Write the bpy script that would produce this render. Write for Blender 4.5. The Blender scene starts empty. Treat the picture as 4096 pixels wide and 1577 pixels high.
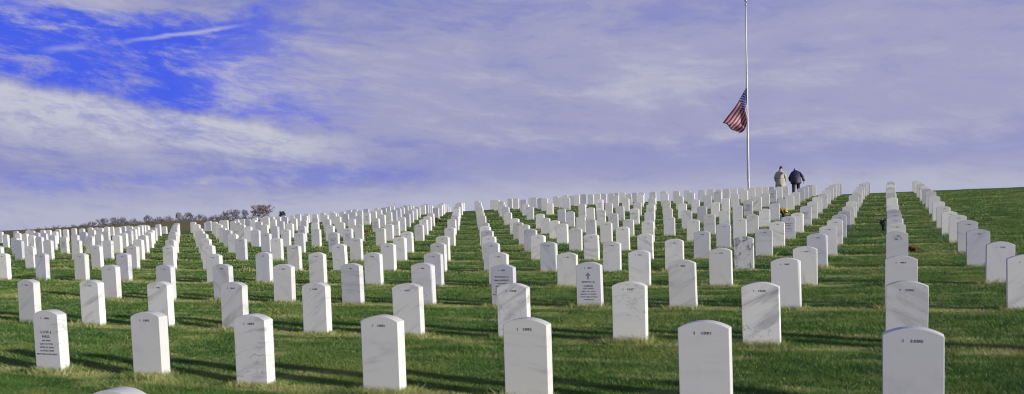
import bpy, bmesh, math, random
import numpy as np
from mathutils import Vector, Matrix

# ------------------------------------------------------------------ survey data
CAM = (-0.13043, -3.01310, 1.40792)
CAM_R = (0.9146888, 0.4027762, -0.0334024)
CAM_U = (0.0056718, 0.0698461, 0.9975417)
CAM_F = (-0.4041191, 0.9126296, -0.061603)
CAM_FOCAL = 3404.86; CAM_SHIFT = 0.066284
GRID = (1.21737, 2.44632)      # four by eight feet, the spacing of the graves
# line, row, x, y of the face, top of the stone (mm)
STONE_TXT = """0,1,-1,2446,654 1,1,-1218,2446,666 2,1,-2470,2446,660 3,1,-3672,2446,658 4,1,-4921,2446,644 5,1,-6076,2446,646 6,1,-7326,2446,642 0,2,7,4893,714 1,2,-1186,4893,700 2,2,-2421,4893,706 3,2,-3649,4893,683 4,2,-4899,4893,679 5,2,-6112,4893,686 6,2,-7315,4893,689 7,2,-8497,4893,692 8,2,-9693,4893,709 9,2,-10907,4893,714 -1,3,1193,7339,781 0,3,-1,7339,782 1,3,-1224,7339,771 2,3,-2440,7339,758 3,3,-3648,7339,738 4,3,-4867,7339,713 5,3,-6101,7339,745 6,3,-7294,7339,746 7,3,-8535,7339,742 8,3,-9721,7339,750 9,3,-10929,7339,749 10,3,-12159,7339,752 -1,4,1218,9785,810 1,4,-1222,9785,783 2,4,-2411,9785,774 3,4,-3657,9785,760 4,4,-4842,9785,735 5,4,-6063,9785,754 6,4,-7292,9785,768 7,4,-8511,9785,782 8,4,-9725,9785,796 9,4,-10961,9785,815 10,4,-12177,9785,795 12,4,-14595,9785,837 13,4,-15834,9785,851 14,4,-17043,9785,865 15,4,-18297,9785,874 -1,5,1177,12232,895 0,5,3,12232,890 1,5,-1229,12232,880 2,5,-2440,12232,853 3,5,-3673,12232,831 4,5,-4852,12232,802 5,5,-6117,12232,819 6,5,-7330,12232,833 7,5,-8535,12232,840 8,5,-9738,12232,852 9,5,-10952,12232,855 10,5,-12164,12232,852 12,5,-14615,12232,891 13,5,-15842,12232,893 14,5,-17034,12232,911 15,5,-18251,12232,936 17,5,-20678,12232,946 18,5,-21924,12232,969 -1,6,1214,14678,982 0,6,11,14678,961 1,6,-1203,14678,943 2,6,-2416,14678,913 3,6,-3664,14678,894 4,6,-4860,14678,862 5,6,-6062,14678,882 6,6,-7321,14678,890 7,6,-8537,14678,888 8,6,-9753,14678,909 9,6,-10934,14678,908 10,6,-12187,14678,910 12,6,-14636,14678,949 13,6,-15815,14678,970 14,6,-17027,14678,984 15,6,-18285,14678,980 16,6,-19492,14678,1004 17,6,-20695,14678,1003 18,6,-21961,14678,1030 19,6,-23153,14678,1052 20,6,-24441,14678,1067 -1,7,1214,17124,1047 0,7,11,17124,1031 1,7,-1207,17124,1019 2,7,-2438,17124,1002 3,7,-3642,17124,987 5,7,-6072,17124,969 6,7,-7298,17124,967 7,7,-8521,17124,968 8,7,-9744,17124,965 10,7,-12172,17124,978 12,7,-14599,17124,1011 13,7,-15798,17124,1030 14,7,-17022,17124,1045 15,7,-18278,17124,1048 16,7,-19453,17124,1077 17,7,-20679,17124,1077 18,7,-21920,17124,1083 19,7,-23095,17124,1099 20,7,-24340,17124,1101 21,7,-25543,17124,1101 22,7,-26743,17124,1122 23,7,-27984,17124,1117 -1,8,1205,19571,1090 0,8,15,19571,1092 1,8,-1232,19571,1086 2,8,-2446,19571,1078 3,8,-3648,19571,1067 4,8,-4860,19571,1064 5,8,-6083,19571,1061 6,8,-7261,19571,1054 7,8,-8558,19571,1051 8,8,-9721,19571,1047 9,8,-10975,19571,1037 10,8,-12163,19571,1024 12,8,-14586,19571,1063 13,8,-15806,19571,1086 14,8,-17033,19571,1095 15,8,-18251,19571,1107 16,8,-19496,19571,1122 17,8,-20696,19571,1136 18,8,-21922,19571,1138 19,8,-23159,19571,1138 20,8,-24301,19571,1146 21,8,-25543,19571,1136 22,8,-26793,19571,1134 23,8,-28036,19571,1127 24,8,-29237,19571,1136 25,8,-30400,19571,1145 -1,9,1207,22017,1191 0,9,17,22017,1145 1,9,-1220,22017,1157 2,9,-2455,22017,1132 3,9,-3671,22017,1120 4,9,-4891,22017,1170 5,9,-6075,22017,1125 6,9,-7325,22017,1084 7,9,-8518,22017,1127 8,9,-9727,22017,1112 9,9,-10971,22017,1083 10,9,-12172,22017,1108 12,9,-14619,22017,1111 13,9,-15812,22017,1149 14,9,-17029,22017,1162 15,9,-18255,22017,1167 16,9,-19462,22017,1183 17,9,-20703,22017,1204 18,9,-21932,22017,1212 19,9,-23154,22017,1206 20,9,-24322,22017,1206 21,9,-25540,22017,1286 22,9,-26807,22017,1198 23,9,-27980,22017,1200 24,9,-29243,22017,1207 25,9,-30532,22017,1192 27,9,-32888,22017,1191 28,9,-34098,22017,1198 29,9,-35318,22017,1187 -1,10,1216,24463,1315 0,10,8,24463,1278 1,10,-1217,24463,1264 2,10,-2425,24463,1305 3,10,-3648,24463,1260 4,10,-4876,24463,1252 5,10,-6078,24463,1290 6,10,-7302,24463,1280 7,10,-8547,24463,1267 8,10,-9697,24463,1189 9,10,-10991,24463,1185 10,10,-12167,24463,1197 12,10,-14661,24463,1244 13,10,-15837,24463,1263 14,10,-17042,24463,1247 16,10,-19501,24463,1251 17,10,-20719,24463,1263 18,10,-21956,24463,1274 19,10,-23200,24463,1259 20,10,-24375,24463,1278 21,10,-25580,24463,1315 22,10,-26795,24463,1356 23,10,-28094,24463,1184 24,10,-29243,24463,1270 25,10,-30428,24463,1241 27,10,-32934,24463,1255 29,10,-35369,24463,1237 30,10,-36575,24463,1211 31,10,-37860,24463,1216 -1,11,1227,26910,1480 0,11,0,26910,1478 1,11,-1213,26910,1406 2,11,-2419,26910,1438 3,11,-3628,26910,1422 4,11,-4857,26910,1405 5,11,-6067,26910,1405 6,11,-7281,26910,1385 7,11,-8494,26910,1403 8,11,-9756,26910,1388 9,11,-10958,26910,1375 10,11,-12175,26910,1324 12,11,-14612,26910,1328 13,11,-15812,26910,1364 14,11,-17044,26910,1369 15,11,-18239,26910,1374 16,11,-19473,26910,1357 17,11,-20663,26910,1364 18,11,-21902,26910,1382 19,11,-23108,26910,1377 20,11,-24344,26910,1365 21,11,-25564,26910,1380 22,11,-26763,26910,1370 23,11,-27969,26910,1357 24,11,-29175,26910,1265 25,11,-30422,26910,1360 27,11,-32921,26910,1337 28,11,-34122,26910,1334 29,11,-35301,26910,1328 30,11,-36571,26910,1326 31,11,-37728,26910,1311 32,11,-38953,26910,1306 33,11,-40164,26910,1304 34,11,-41383,26910,1309 35,11,-42582,26910,1301 -1,12,1213,29356,1659 0,12,-16,29356,1649 1,12,-1226,29356,1627 2,12,-2439,29356,1603 3,12,-3645,29356,1577 4,12,-4846,29356,1566 5,12,-6053,29356,1545 6,12,-7296,29356,1536 7,12,-8530,29356,1545 8,12,-9755,29356,1521 9,12,-10972,29356,1499 10,12,-12202,29356,1483 12,12,-14584,29356,1422 13,12,-15850,29356,1466 14,12,-17032,29356,1486 15,12,-18251,29356,1491 16,12,-19459,29356,1509 17,12,-20732,29356,1509 18,12,-21917,29356,1505 19,12,-23113,29356,1490 20,12,-24337,29356,1467 21,12,-25568,29356,1478 22,12,-26766,29356,1465 23,12,-27977,29356,1469 24,12,-29220,29356,1447 25,12,-30381,29356,1437 27,12,-32846,29356,1438 28,12,-34081,29356,1411 29,12,-35318,29356,1395 30,12,-36512,29356,1382 31,12,-37715,29356,1371 32,12,-38915,29356,1360 33,12,-40158,29356,1348 34,12,-41369,29356,1336 35,12,-42591,29356,1313 36,12,-43751,29356,1311 -1,13,1199,31802,1765 0,13,-20,31802,1760 1,13,-1212,31802,1744 2,13,-2418,31802,1726 3,13,-3629,31802,1716 4,13,-4854,31802,1713 5,13,-6086,31802,1690 6,13,-7293,31802,1684 7,13,-8496,31802,1698 8,13,-9731,31802,1669 9,13,-10978,31802,1674 10,13,-12171,31802,1674 12,13,-14602,31802,1626 13,13,-15775,31802,1662 14,13,-17075,31802,1682 15,13,-18273,31802,1666 17,13,-20725,31802,1659 18,13,-21899,31802,1643 19,13,-23128,31802,1632 20,13,-24352,31802,1619 21,13,-25558,31802,1594 22,13,-26809,31802,1589 23,13,-28043,31802,1565 24,13,-29215,31802,1589 25,13,-30421,31802,1519 28,13,-34143,31802,1471 31,13,-37754,31802,1397 34,13,-41374,31802,1336 -1,14,1191,34248,1911 0,14,-16,34248,1904 1,14,-1221,34248,1885 2,14,-2428,34248,1885 3,14,-3630,34248,1862 4,14,-4845,34248,1859 5,14,-6105,34248,1875 6,14,-7274,34248,1869 7,14,-8493,34248,1872 8,14,-9719,34248,1852 9,14,-10947,34248,1875 10,14,-12169,34248,1875 12,14,-14616,34248,1790 13,14,-15848,34248,1785 14,14,-17042,34248,1803 15,14,-18278,34248,1799 16,14,-19504,34248,1791 17,14,-20687,34248,1772 18,14,-21929,34248,1770 19,14,-23116,34248,1741 20,14,-24341,34248,1720 21,14,-25571,34248,1714 22,14,-26805,34248,1691 23,14,-27996,34248,1662 24,14,-29118,34248,1701 25,14,-30453,34248,1599 27,14,-32924,34248,1549 28,14,-34135,34248,1521 29,14,-35343,34248,1502 33,14,-40159,34248,1376 34,14,-41422,34248,1347 -1,15,1151,36695,2032 0,15,-7,36695,2054 1,15,-1207,36695,2021 2,15,-2454,36695,2041 3,15,-3636,36695,2048 4,15,-4851,36695,2055 5,15,-6088,36695,2060 6,15,-7282,36695,2056 7,15,-8499,36695,2056 8,15,-9735,36695,2069 9,15,-10940,36695,2058 10,15,-12163,36695,2050 12,15,-14657,36695,2060 13,15,-15837,36695,2056 14,15,-16965,36695,2031 15,15,-18228,36695,1989 16,15,-19506,36695,1986 17,15,-20625,36695,2008 18,15,-21812,36695,1945 19,15,-23163,36695,1880 20,15,-24342,36695,1840 21,15,-25562,36695,1815 22,15,-26798,36695,1795 23,15,-27983,36695,1769 27,15,-32904,36695,1631 28,15,-34134,36695,1600 34,15,-41248,36695,1265 35,15,-42664,36695,1322 0,16,1,39141,2172 1,16,-1177,39141,2181 2,16,-2450,39141,2189 3,16,-3662,39141,2160 4,16,-4858,39141,2201 5,16,-6110,39141,2205 6,16,-7297,39141,2208 7,16,-8496,39141,2201 8,16,-9755,39141,2198 9,16,-10938,39141,2210 10,16,-12183,39141,2157 12,16,-14612,39141,2227 13,16,-15837,39141,2135 14,16,-17047,39141,2111 15,16,-18070,39141,2082 19,16,-23024,39141,2033 21,16,-25605,39141,1923 22,16,-26800,39141,1933 23,16,-28012,39141,1903 24,16,-29217,39141,1878 25,16,-30430,39141,1814 27,16,-32999,39141,1671 28,16,-34031,39141,1676 31,16,-37680,39141,1561 32,16,-38944,39141,1515 33,16,-40194,39141,1419 40,16,-48566,39141,1350 -1,17,1192,41587,2210 0,17,9,41587,2277 1,17,-1137,41587,2271 2,17,-2441,41587,2277 3,17,-3673,41587,2269 4,17,-4815,41587,2252 5,17,-6098,41587,2274 6,17,-7329,41587,2255 7,17,-8510,41587,2267 8,17,-9738,41587,2260 9,17,-10966,41587,2257 10,17,-12183,41587,2240 12,17,-14641,41587,2269 13,17,-15860,41587,2262 14,17,-17079,41587,2226 15,17,-18394,41587,2216 16,17,-19527,41587,2206 17,17,-20742,41587,2159 18,17,-21968,41587,2137 19,17,-23232,41587,2023 20,17,-24275,41587,2081 21,17,-25598,41587,2044 22,17,-26790,41587,2041 23,17,-28033,41587,2009 25,17,-30447,41587,1921 27,17,-32892,41587,1789 28,17,-34134,41587,1752 29,17,-35294,41587,1686 31,17,-37707,41587,1560 41,17,-49774,41587,1372 2,18,-2441,44034,2319 3,18,-3694,44034,2334 5,18,-6091,44034,2321 6,18,-7318,44034,2306 7,18,-8531,44034,2290 12,18,-14619,44034,2314 13,18,-15851,44034,2294 14,18,-17052,44034,2259 22,18,-26787,44034,2098 23,18,-28023,44034,2074 24,18,-29245,44034,2051 25,18,-30455,44034,1972 -1,19,1237,46480,2357 1,19,-1155,46480,2374 5,19,-6070,46480,2355 12,19,-14669,46480,2391 13,19,-15850,46480,2364 15,19,-18304,46480,2353 17,19,-20611,46480,2306 21,19,-25562,46480,2165 22,19,-26796,46480,2134 23,19,-28023,46480,2119 24,19,-29255,46480,2070 25,19,-30461,46480,2000 29,19,-35354,46480,1708 12,20,-14618,48926,2387 13,20,-15820,48926,2412 19,20,-23136,48926,2338 20,20,-24421,48926,2299 22,20,-26706,48926,2174 23,20,-27990,48926,2141 24,20,-29220,48926,2096 24,21,-29219,51373,2039 25,21,-30450,51373,2022 25,22,-30417,53819,1978 28,24,-33971,58712,2123 3,0,-3671,0,592 -1,1,1217,2446,660 -1,2,1217,4893,720 0,0,0,0,580 1,0,-1217,0,585 2,0,-2435,0,590"""
ANCHOR_TXT = """-29.33 42.14 1.56 -32.09 46.40 1.48 -35.39 51.51 1.25 -41.46 60.88 0.43 -52.48 77.92 -1.81 -71.76 107.74 -6.21 -110.33 167.38 -12.00 -26.49 43.40 1.58 -28.97 47.78 1.50 -31.95 53.04 1.27 -37.42 62.67 0.45 -47.37 80.18 -1.78 -64.77 110.84 -6.17 -99.58 172.14 -11.94 -23.64 44.67 1.61 -25.85 49.16 1.53 -28.52 54.56 1.30 -33.39 64.46 0.49 -42.26 82.45 -1.73 -57.79 113.93 -6.10 -88.83 176.91 -11.83 -20.79 45.93 1.67 -22.74 50.55 1.59 -25.08 56.09 1.37 -29.36 66.25 0.57 -37.16 84.72 -1.63 -50.80 117.04 -5.96 -78.08 181.68 -11.62 -17.94 47.20 1.73 -19.62 51.93 1.66 -21.64 57.62 1.44 -25.33 68.04 0.66 -32.05 86.99 -1.52 -43.81 120.14 -5.81 -67.33 186.46 -11.39 -15.09 48.46 1.79 -16.50 53.32 1.73 -18.20 59.15 1.52 -21.30 69.83 0.75 -26.95 89.25 -1.41 -36.83 123.25 -5.66 -56.59 191.23 -11.15 -12.24 49.73 1.84 -13.39 54.70 1.78 -14.76 60.67 1.58 -17.27 71.62 0.81 -21.84 91.52 -1.32 -29.84 126.35 -5.54 -45.84 196.00 -10.98 -9.39 50.99 1.85 -10.27 56.08 1.79 -11.32 62.20 1.59 -13.24 73.40 0.84 -16.74 93.78 -1.30 -22.85 129.44 -5.50 -35.09 200.77 -10.92 -6.55 52.25 1.87 -7.15 57.46 1.81 -7.88 63.72 1.61 -9.21 75.19 0.86 -11.63 96.04 -1.27 -15.87 132.54 -5.47 -24.34 205.53 -10.86 -3.70 53.51 1.88 -4.03 58.85 1.83 -4.44 65.24 1.63 -5.18 76.98 0.88 -6.52 98.31 -1.24 -8.88 135.64 -5.43 -13.59 210.29 -10.81 -0.85 54.78 1.90 -0.92 60.23 1.84 -1.00 66.77 1.65 -1.15 78.76 0.90 -1.42 100.57 -1.22 -1.89 138.73 -5.40 -2.84 215.06 -10.75 2.00 56.04 1.96 2.20 61.61 1.91 2.44 68.30 1.72 2.88 80.55 0.99 3.69 102.84 -1.11 5.09 141.84 -5.24 7.91 219.83 -10.52 4.85 57.30 1.98 5.32 62.99 1.93 5.88 69.82 1.75 6.91 82.34 1.02 8.79 105.10 -1.07 12.08 144.93 -5.19 18.65 224.60 -10.43 7.70 58.56 1.96 8.43 64.37 1.91 9.32 71.34 1.73 10.94 84.12 0.99 13.90 107.36 -1.10 19.07 148.02 -5.24 29.40 229.35 -10.51 10.54 59.82 1.93 11.55 65.75 1.88 12.76 72.86 1.69 14.97 85.91 0.95 19.00 109.62 -1.16 26.05 151.11 -5.31 40.15 234.10 -10.62 13.39 61.08 1.90 14.67 67.13 1.85 16.20 74.38 1.65 19.00 87.69 0.90 24.11 111.87 -1.21 33.04 154.20 -5.39 50.90 238.85 -10.74 -167.42 87.27 1.43 -147.35 76.44 1.27 -125.04 64.40 0.62 -195.30 102.32 0.93 -239.92 126.39 -0.17 -334.71 177.55 -1.56 -502.01 267.84 -5.54 -160.17 90.47 1.29 -140.96 79.26 1.16 -119.63 66.79 0.52 -186.84 106.05 0.77 -229.52 130.98 -0.36 -320.21 183.96 -1.82 -480.24 277.45 -5.94 -152.91 93.68 1.16 -134.58 82.07 1.04 -114.21 69.18 0.42 -178.38 109.79 0.62 -219.12 135.58 -0.55 -305.70 190.37 -2.09 -458.48 287.06 -6.34 -145.66 96.88 1.03 -128.20 84.89 0.92 -108.79 71.57 0.32 -169.92 113.53 0.46 -208.72 140.17 -0.74 -291.19 196.77 -2.36 -436.72 296.67 -6.74 -138.41 100.09 0.95 -121.81 87.72 0.86 -103.38 73.97 0.27 -161.45 117.27 0.38 -198.32 144.76 -0.85 -276.68 203.19 -2.50 -414.96 306.29 -6.96 -131.15 103.32 1.29 -115.43 90.56 1.15 -97.96 76.38 0.52 -152.99 121.05 0.77 -187.92 149.40 -0.36 -262.17 209.66 -1.83 -393.19 316.00 -5.95 -123.89 106.57 1.85 -109.04 93.42 1.65 -92.54 78.81 0.94 -144.52 124.84 1.42 -177.52 154.06 0.44 -247.65 216.16 -0.71 -371.41 325.75 -4.27 -116.63 109.80 2.09 -102.65 96.27 1.86 -87.12 81.22 1.12 -136.05 128.61 1.71 -167.12 158.69 0.79 -233.14 222.62 -0.22 -349.64 335.44 -3.53 -109.38 113.02 2.19 -96.27 99.10 1.95 -81.70 83.63 1.19 -127.59 132.36 1.82 -156.72 163.31 0.93 -218.63 229.06 -0.02 -327.88 345.10 -3.24 -102.13 116.22 1.97 -89.89 101.91 1.75 -76.29 86.01 1.03 -119.12 136.09 1.57 -146.32 167.89 0.62 -204.12 235.45 -0.47 -306.12 354.69 -3.90 -94.87 119.42 1.85 -83.50 104.73 1.64 -70.87 88.41 0.93 -110.66 139.83 1.42 -135.93 172.48 0.43 -189.61 241.86 -0.72 -284.35 364.30 -4.28 -87.62 122.63 1.74 -77.12 107.55 1.55 -65.45 90.80 0.86 -102.20 143.57 1.30 -125.53 177.08 0.29 -175.10 248.27 -0.92 -262.59 373.92 -4.59 -30.00 -8.00 0.01 -30.00 -20.00 -0.07 -25.00 -8.00 0.01 -25.00 -20.00 -0.07 -20.00 -8.00 0.01 -20.00 -20.00 -0.07 -15.00 -8.00 0.01 -15.00 -20.00 -0.07 -10.00 -8.00 0.01 -10.00 -20.00 -0.07 -5.00 -8.00 0.01 -5.00 -20.00 -0.07 0.00 -8.00 0.01 0.00 -20.00 -0.07 5.00 -8.00 0.01 5.00 -20.00 -0.07 10.00 -8.00 0.01 10.00 -20.00 -0.07 15.00 -8.00 0.01 15.00 -20.00 -0.07 20.00 -8.00 0.01 20.00 -20.00 -0.07 25.00 -8.00 0.01 25.00 -20.00 -0.07 30.00 -8.00 0.01 30.00 -20.00 -0.07 3.50 -2.00 0.10 3.50 1.50 0.10 3.50 5.00 0.16 3.50 8.50 0.23 3.50 12.00 0.34 3.50 15.50 0.43 3.50 19.00 0.54 3.50 22.50 0.64 3.50 26.00 0.92 3.50 29.50 1.10 3.50 33.00 1.21 3.50 36.50 1.48 3.50 40.00 1.62 3.50 43.50 1.65 3.50 47.00 1.80 6.00 -2.00 0.12 6.00 1.50 0.12 6.00 5.00 0.18 6.00 8.50 0.25 6.00 12.00 0.36 6.00 15.50 0.45 6.00 19.00 0.56 6.00 22.50 0.66 6.00 26.00 0.95 6.00 29.50 1.13 6.00 33.00 1.23 6.00 36.50 1.50 6.00 40.00 1.64 6.00 43.50 1.68 6.00 47.00 1.83 9.00 -2.00 0.15 9.00 1.50 0.15 9.00 5.00 0.21 9.00 8.50 0.28 9.00 12.00 0.39 9.00 15.50 0.48 9.00 19.00 0.59 9.00 22.50 0.69 9.00 26.00 0.98 9.00 29.50 1.16 9.00 33.00 1.26 9.00 36.50 1.53 9.00 40.00 1.67 9.00 43.50 1.71 9.00 47.00 1.86 12.00 -2.00 0.18 12.00 1.50 0.18 12.00 5.00 0.24 12.00 8.50 0.31 12.00 12.00 0.42 12.00 15.50 0.51 12.00 19.00 0.62 12.00 22.50 0.72 12.00 26.00 1.01 12.00 29.50 1.19 12.00 33.00 1.29 12.00 36.50 1.56 12.00 40.00 1.70 12.00 43.50 1.74 12.00 47.00 1.89 18.00 -2.00 0.24 18.00 1.50 0.24 18.00 5.00 0.30 18.00 8.50 0.37 18.00 12.00 0.48 18.00 15.50 0.57 18.00 19.00 0.68 18.00 22.50 0.78 18.00 26.00 1.07 18.00 29.50 1.25 18.00 33.00 1.35 18.00 36.50 1.62 18.00 40.00 1.76 18.00 43.50 1.80 18.00 47.00 1.95 -12.00 1.00 0.07 -12.00 4.00 0.09 -16.00 1.00 0.07 -16.00 4.00 0.09 -22.00 1.00 0.07 -22.00 4.00 0.09"""
POLE = (-8.487, 54.712); POLE_H = 12.905
FLAG_PTS = ((-0.027, 7.28), (-1.58, 5.027), (-0.475, 4.287), (-0.029, 5.339))
MAN_L = (-5.828, 48.756); MAN_R = (-4.905, 48.065); MAN_L_RZ = 0.060; MAN_R_RZ = 0.093
DKG = (.015, .03, .02); PYL = (.75, .7, .35); RED, ORG, YEL, WHT, PNK = (.34, .035, .025), (.68, .15, .03), (.72, .58, .05), (.45, .43, .40), (.28, .16, .14)
FLOWERS = [(-3.436, 27.812, 'bright yellow and orange flower bouquet between headstones, dark vase below', dict(cols=(YEL, ORG, YEL), h=0.36, spread=0.15, vase=(0.02, 0.02, 0.03), seed=3)), (-0.231, 21.759, 'wilted pink and white flowers in a dark pot beside the line of stone 1090', dict(cols=(WHT, PNK), h=0.38, spread=0.1, vase=(0.01, 0.03, 0.04), seed=7)), (0.275, 15.067, 'small orange red flowers low on the grass past the smudged headstone', dict(cols=(ORG, RED), h=0.14, spread=0.07, vase=None, seed=11)), (-12.334, 38.160, 'orange flowers glowing in the shade between two far headstones', dict(cols=(ORG,), h=0.24, spread=0.12, vase=None, seed=13)), (-18.357, 24.477, 'small red and white flowers on open grass past a headstone edge', dict(cols=(RED, WHT), h=0.16, spread=0.09, vase=None, seed=17)), (-25.215, 30.994, 'yellow flowers on the grass behind a tall headstone', dict(cols=(YEL,), h=0.22, spread=0.14, vase=None, seed=19)), (-23.625, 35.110, 'dark green wreath leaning between headstones', dict(cols=(DKG,), h=0.26, spread=0.15, vase=(0.02, 0.02, 0.02), seed=23)), (-19.093, 31.408, 'red poinsettia bunch beside the stone of the inner line', dict(cols=(RED,), h=0.26, spread=0.15, vase=(0.03, 0.02, 0.02), seed=29)), (-19.175, 31.921, 'pale yellow flowers next to the red bunch', dict(cols=(PYL,), h=0.17, spread=0.07, vase=(0.02, 0.02, 0.02), seed=31))]
TREES = [('shrub', -258.55, 189.31, 2.97, 2.63, 'low grey bare thicket, tree 1 of the line counted toward the oak'), ('shrub', -290.14, 215.86, 3.88, 3.28, 'low dense bare brush, tree 2 of the line counted toward the oak'), ('shrub', -275.38, 208.16, 3.73, 2.76, 'small rounded leafless tree, tree 3 of the line counted toward the oak'), ('shrub', -262.91, 199.44, 2.29, 2.22, 'low grey bare thicket, tree 4 of the line counted toward the oak'), ('shrub', -295.18, 225.69, 4.58, 3.24, 'low dense bare brush, tree 5 of the line counted toward the oak'), ('shrub', -281.87, 217.34, 3.03, 2.59, 'small rounded leafless tree, tree 6 of the line counted toward the oak'), ('shrub', -269.11, 208.75, 4.15, 3.24, 'low grey bare thicket, tree 7 of the line counted toward the oak'), ('shrub', -255.51, 200.54, 3.23, 2.38, 'low dense bare brush, tree 8 of the line counted toward the oak'), ('shrub', -287.07, 227.11, 4.36, 3.73, 'small rounded leafless tree, tree 9 of the line counted toward the oak'), ('shrub', -274.36, 218.50, 4.24, 2.76, 'low grey bare thicket, tree 10 of the line counted toward the oak'), ('shrub', -262.57, 209.48, 3.96, 3.71, 'low dense bare brush, tree 11 of the line counted toward the oak'), ('shrub', -249.58, 201.00, 3.48, 2.19, 'small rounded leafless tree, tree 12 of the line counted toward the oak'), ('shrub', -280.52, 227.84, 4.84, 3.75, 'low grey bare thicket, tree 13 of the line counted toward the oak'), ('shrub', -268.60, 218.88, 4.52, 2.92, 'low dense bare brush, tree 14 of the line counted toward the oak'), ('shrub', -256.09, 210.18, 4.30, 3.35, 'small rounded leafless tree, tree 15 of the line counted toward the oak'), ('bare', -243.55, 201.50, 4.38, 2.51, 'leafless grey tree with open forked crown, tree 16 of the line counted toward the oak'), ('shrub', -273.85, 228.63, 4.33, 3.98, 'low dense bare brush, tree 17 of the line counted toward the oak'), ('bare', -260.23, 220.43, 6.09, 4.17, 'broad leafless tree with fine twigs, tree 18 of the line counted toward the oak'), ('shrub', -249.13, 211.10, 4.53, 3.68, 'low grey bare thicket, tree 19 of the line counted toward the oak'), ('shrub', -235.68, 202.82, 4.59, 2.95, 'low dense bare brush, tree 20 of the line counted toward the oak'), ('bare', -266.22, 229.85, 6.75, 3.20, 'broad leafless tree with fine twigs, tree 21 of the line counted toward the oak'), ('bare', -253.43, 221.28, 6.03, 2.70, 'leafless grey tree with open forked crown, tree 22 of the line counted toward the oak'), ('shrub', -242.38, 211.92, 4.55, 3.72, 'low dense bare brush, tree 23 of the line counted toward the oak'), ('shrub', -229.94, 203.19, 4.67, 2.81, 'small rounded leafless tree, tree 24 of the line counted toward the oak'), ('shrub', -259.51, 230.64, 4.83, 2.98, 'low grey bare thicket, tree 25 of the line counted toward the oak'), ('shrub', -247.19, 221.86, 5.34, 3.23, 'low dense bare brush, tree 26 of the line counted toward the oak'), ('shrub', -235.48, 212.79, 4.72, 2.92, 'small rounded leafless tree, tree 27 of the line counted toward the oak'), ('shrub', -263.44, 240.96, 5.40, 3.58, 'low grey bare thicket, tree 28 of the line counted toward the oak'), ('bare', -251.17, 232.15, 6.53, 3.16, 'tall thin leafless tree, tree 29 of the line counted toward the oak'), ('shrub', -240.52, 222.62, 4.65, 3.40, 'small rounded leafless tree, tree 30 of the line counted toward the oak'), ('shrub', -227.63, 214.09, 5.06, 3.37, 'low grey bare thicket, tree 31 of the line counted toward the oak'), ('shrub', -255.69, 242.22, 6.25, 3.27, 'low dense bare brush, tree 32 of the line counted toward the oak'), ('shrub', -243.51, 233.38, 5.69, 4.05, 'small rounded leafless tree, tree 33 of the line counted toward the oak'), ('shrub', -232.30, 224.10, 5.73, 2.65, 'low grey bare thicket, tree 34 of the line counted toward the oak'), ('shrub', -221.34, 214.70, 4.51, 3.56, 'low dense bare brush, tree 35 of the line counted toward the oak'), ('bare', -247.40, 243.72, 7.62, 2.67, 'broad leafless tree with fine twigs, tree 36 of the line counted toward the oak'), ('shrub', -236.84, 234.15, 5.81, 3.48, 'low grey bare thicket, tree 37 of the line counted toward the oak'), ('bare', -225.21, 225.05, 6.31, 3.34, 'tall thin leafless tree, tree 38 of the line counted toward the oak'), ('shrub', -215.12, 215.27, 4.60, 3.50, 'small rounded leafless tree, tree 39 of the line counted toward the oak'), ('shrub', -240.50, 244.59, 5.46, 2.93, 'low grey bare thicket, tree 40 of the line counted toward the oak'), ('bare', -229.41, 235.25, 5.68, 2.37, 'tall thin leafless tree, tree 41 of the line counted toward the oak'), ('shrub', -218.44, 225.86, 5.47, 2.72, 'small rounded leafless tree, tree 42 of the line counted toward the oak'), ('shrub', -207.89, 216.28, 4.84, 2.50, 'low grey bare thicket, tree 43 of the line counted toward the oak'), ('shrub', -233.58, 245.46, 5.38, 3.03, 'low dense bare brush, tree 44 of the line counted toward the oak'), ('shrub', -222.22, 236.24, 5.40, 3.82, 'small rounded leafless tree, tree 45 of the line counted toward the oak'), ('shrub', -212.45, 226.31, 5.24, 2.60, 'low grey bare thicket, tree 46 of the line counted toward the oak'), ('shrub', -201.43, 216.94, 4.96, 2.54, 'low dense bare brush, tree 47 of the line counted toward the oak'), ('bare', -227.75, 245.84, 6.46, 3.00, 'broad leafless tree with fine twigs, tree 48 of the line counted toward the oak'), ('bare', -216.59, 236.53, 6.97, 2.70, 'leafless grey tree with open forked crown, tree 49 of the line counted toward the oak'), ('shrub', -206.21, 226.87, 4.91, 3.64, 'low dense bare brush, tree 50 of the line counted toward the oak'), ('bare', -196.24, 217.04, 6.90, 3.12, 'broad leafless tree with fine twigs, tree 51 of the line counted toward the oak'), ('shrub', -220.19, 246.98, 5.15, 4.09, 'low grey bare thicket, tree 52 of the line counted toward the oak'), ('bare', -210.60, 236.98, 7.06, 2.86, 'tall thin leafless tree, tree 53 of the line counted toward the oak'), ('shrub', -200.58, 227.16, 4.69, 3.28, 'small rounded leafless tree, tree 54 of the line counted toward the oak'), ('oak', -221.93, 258.26, 9.28, 8.86, 'rounded russet oak still holding leaves, standing above all the other trees'), ('evergreen', -205.10, 251.45, 6.27, 3.15, 'small dark evergreen alone past the russet oak')]

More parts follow.
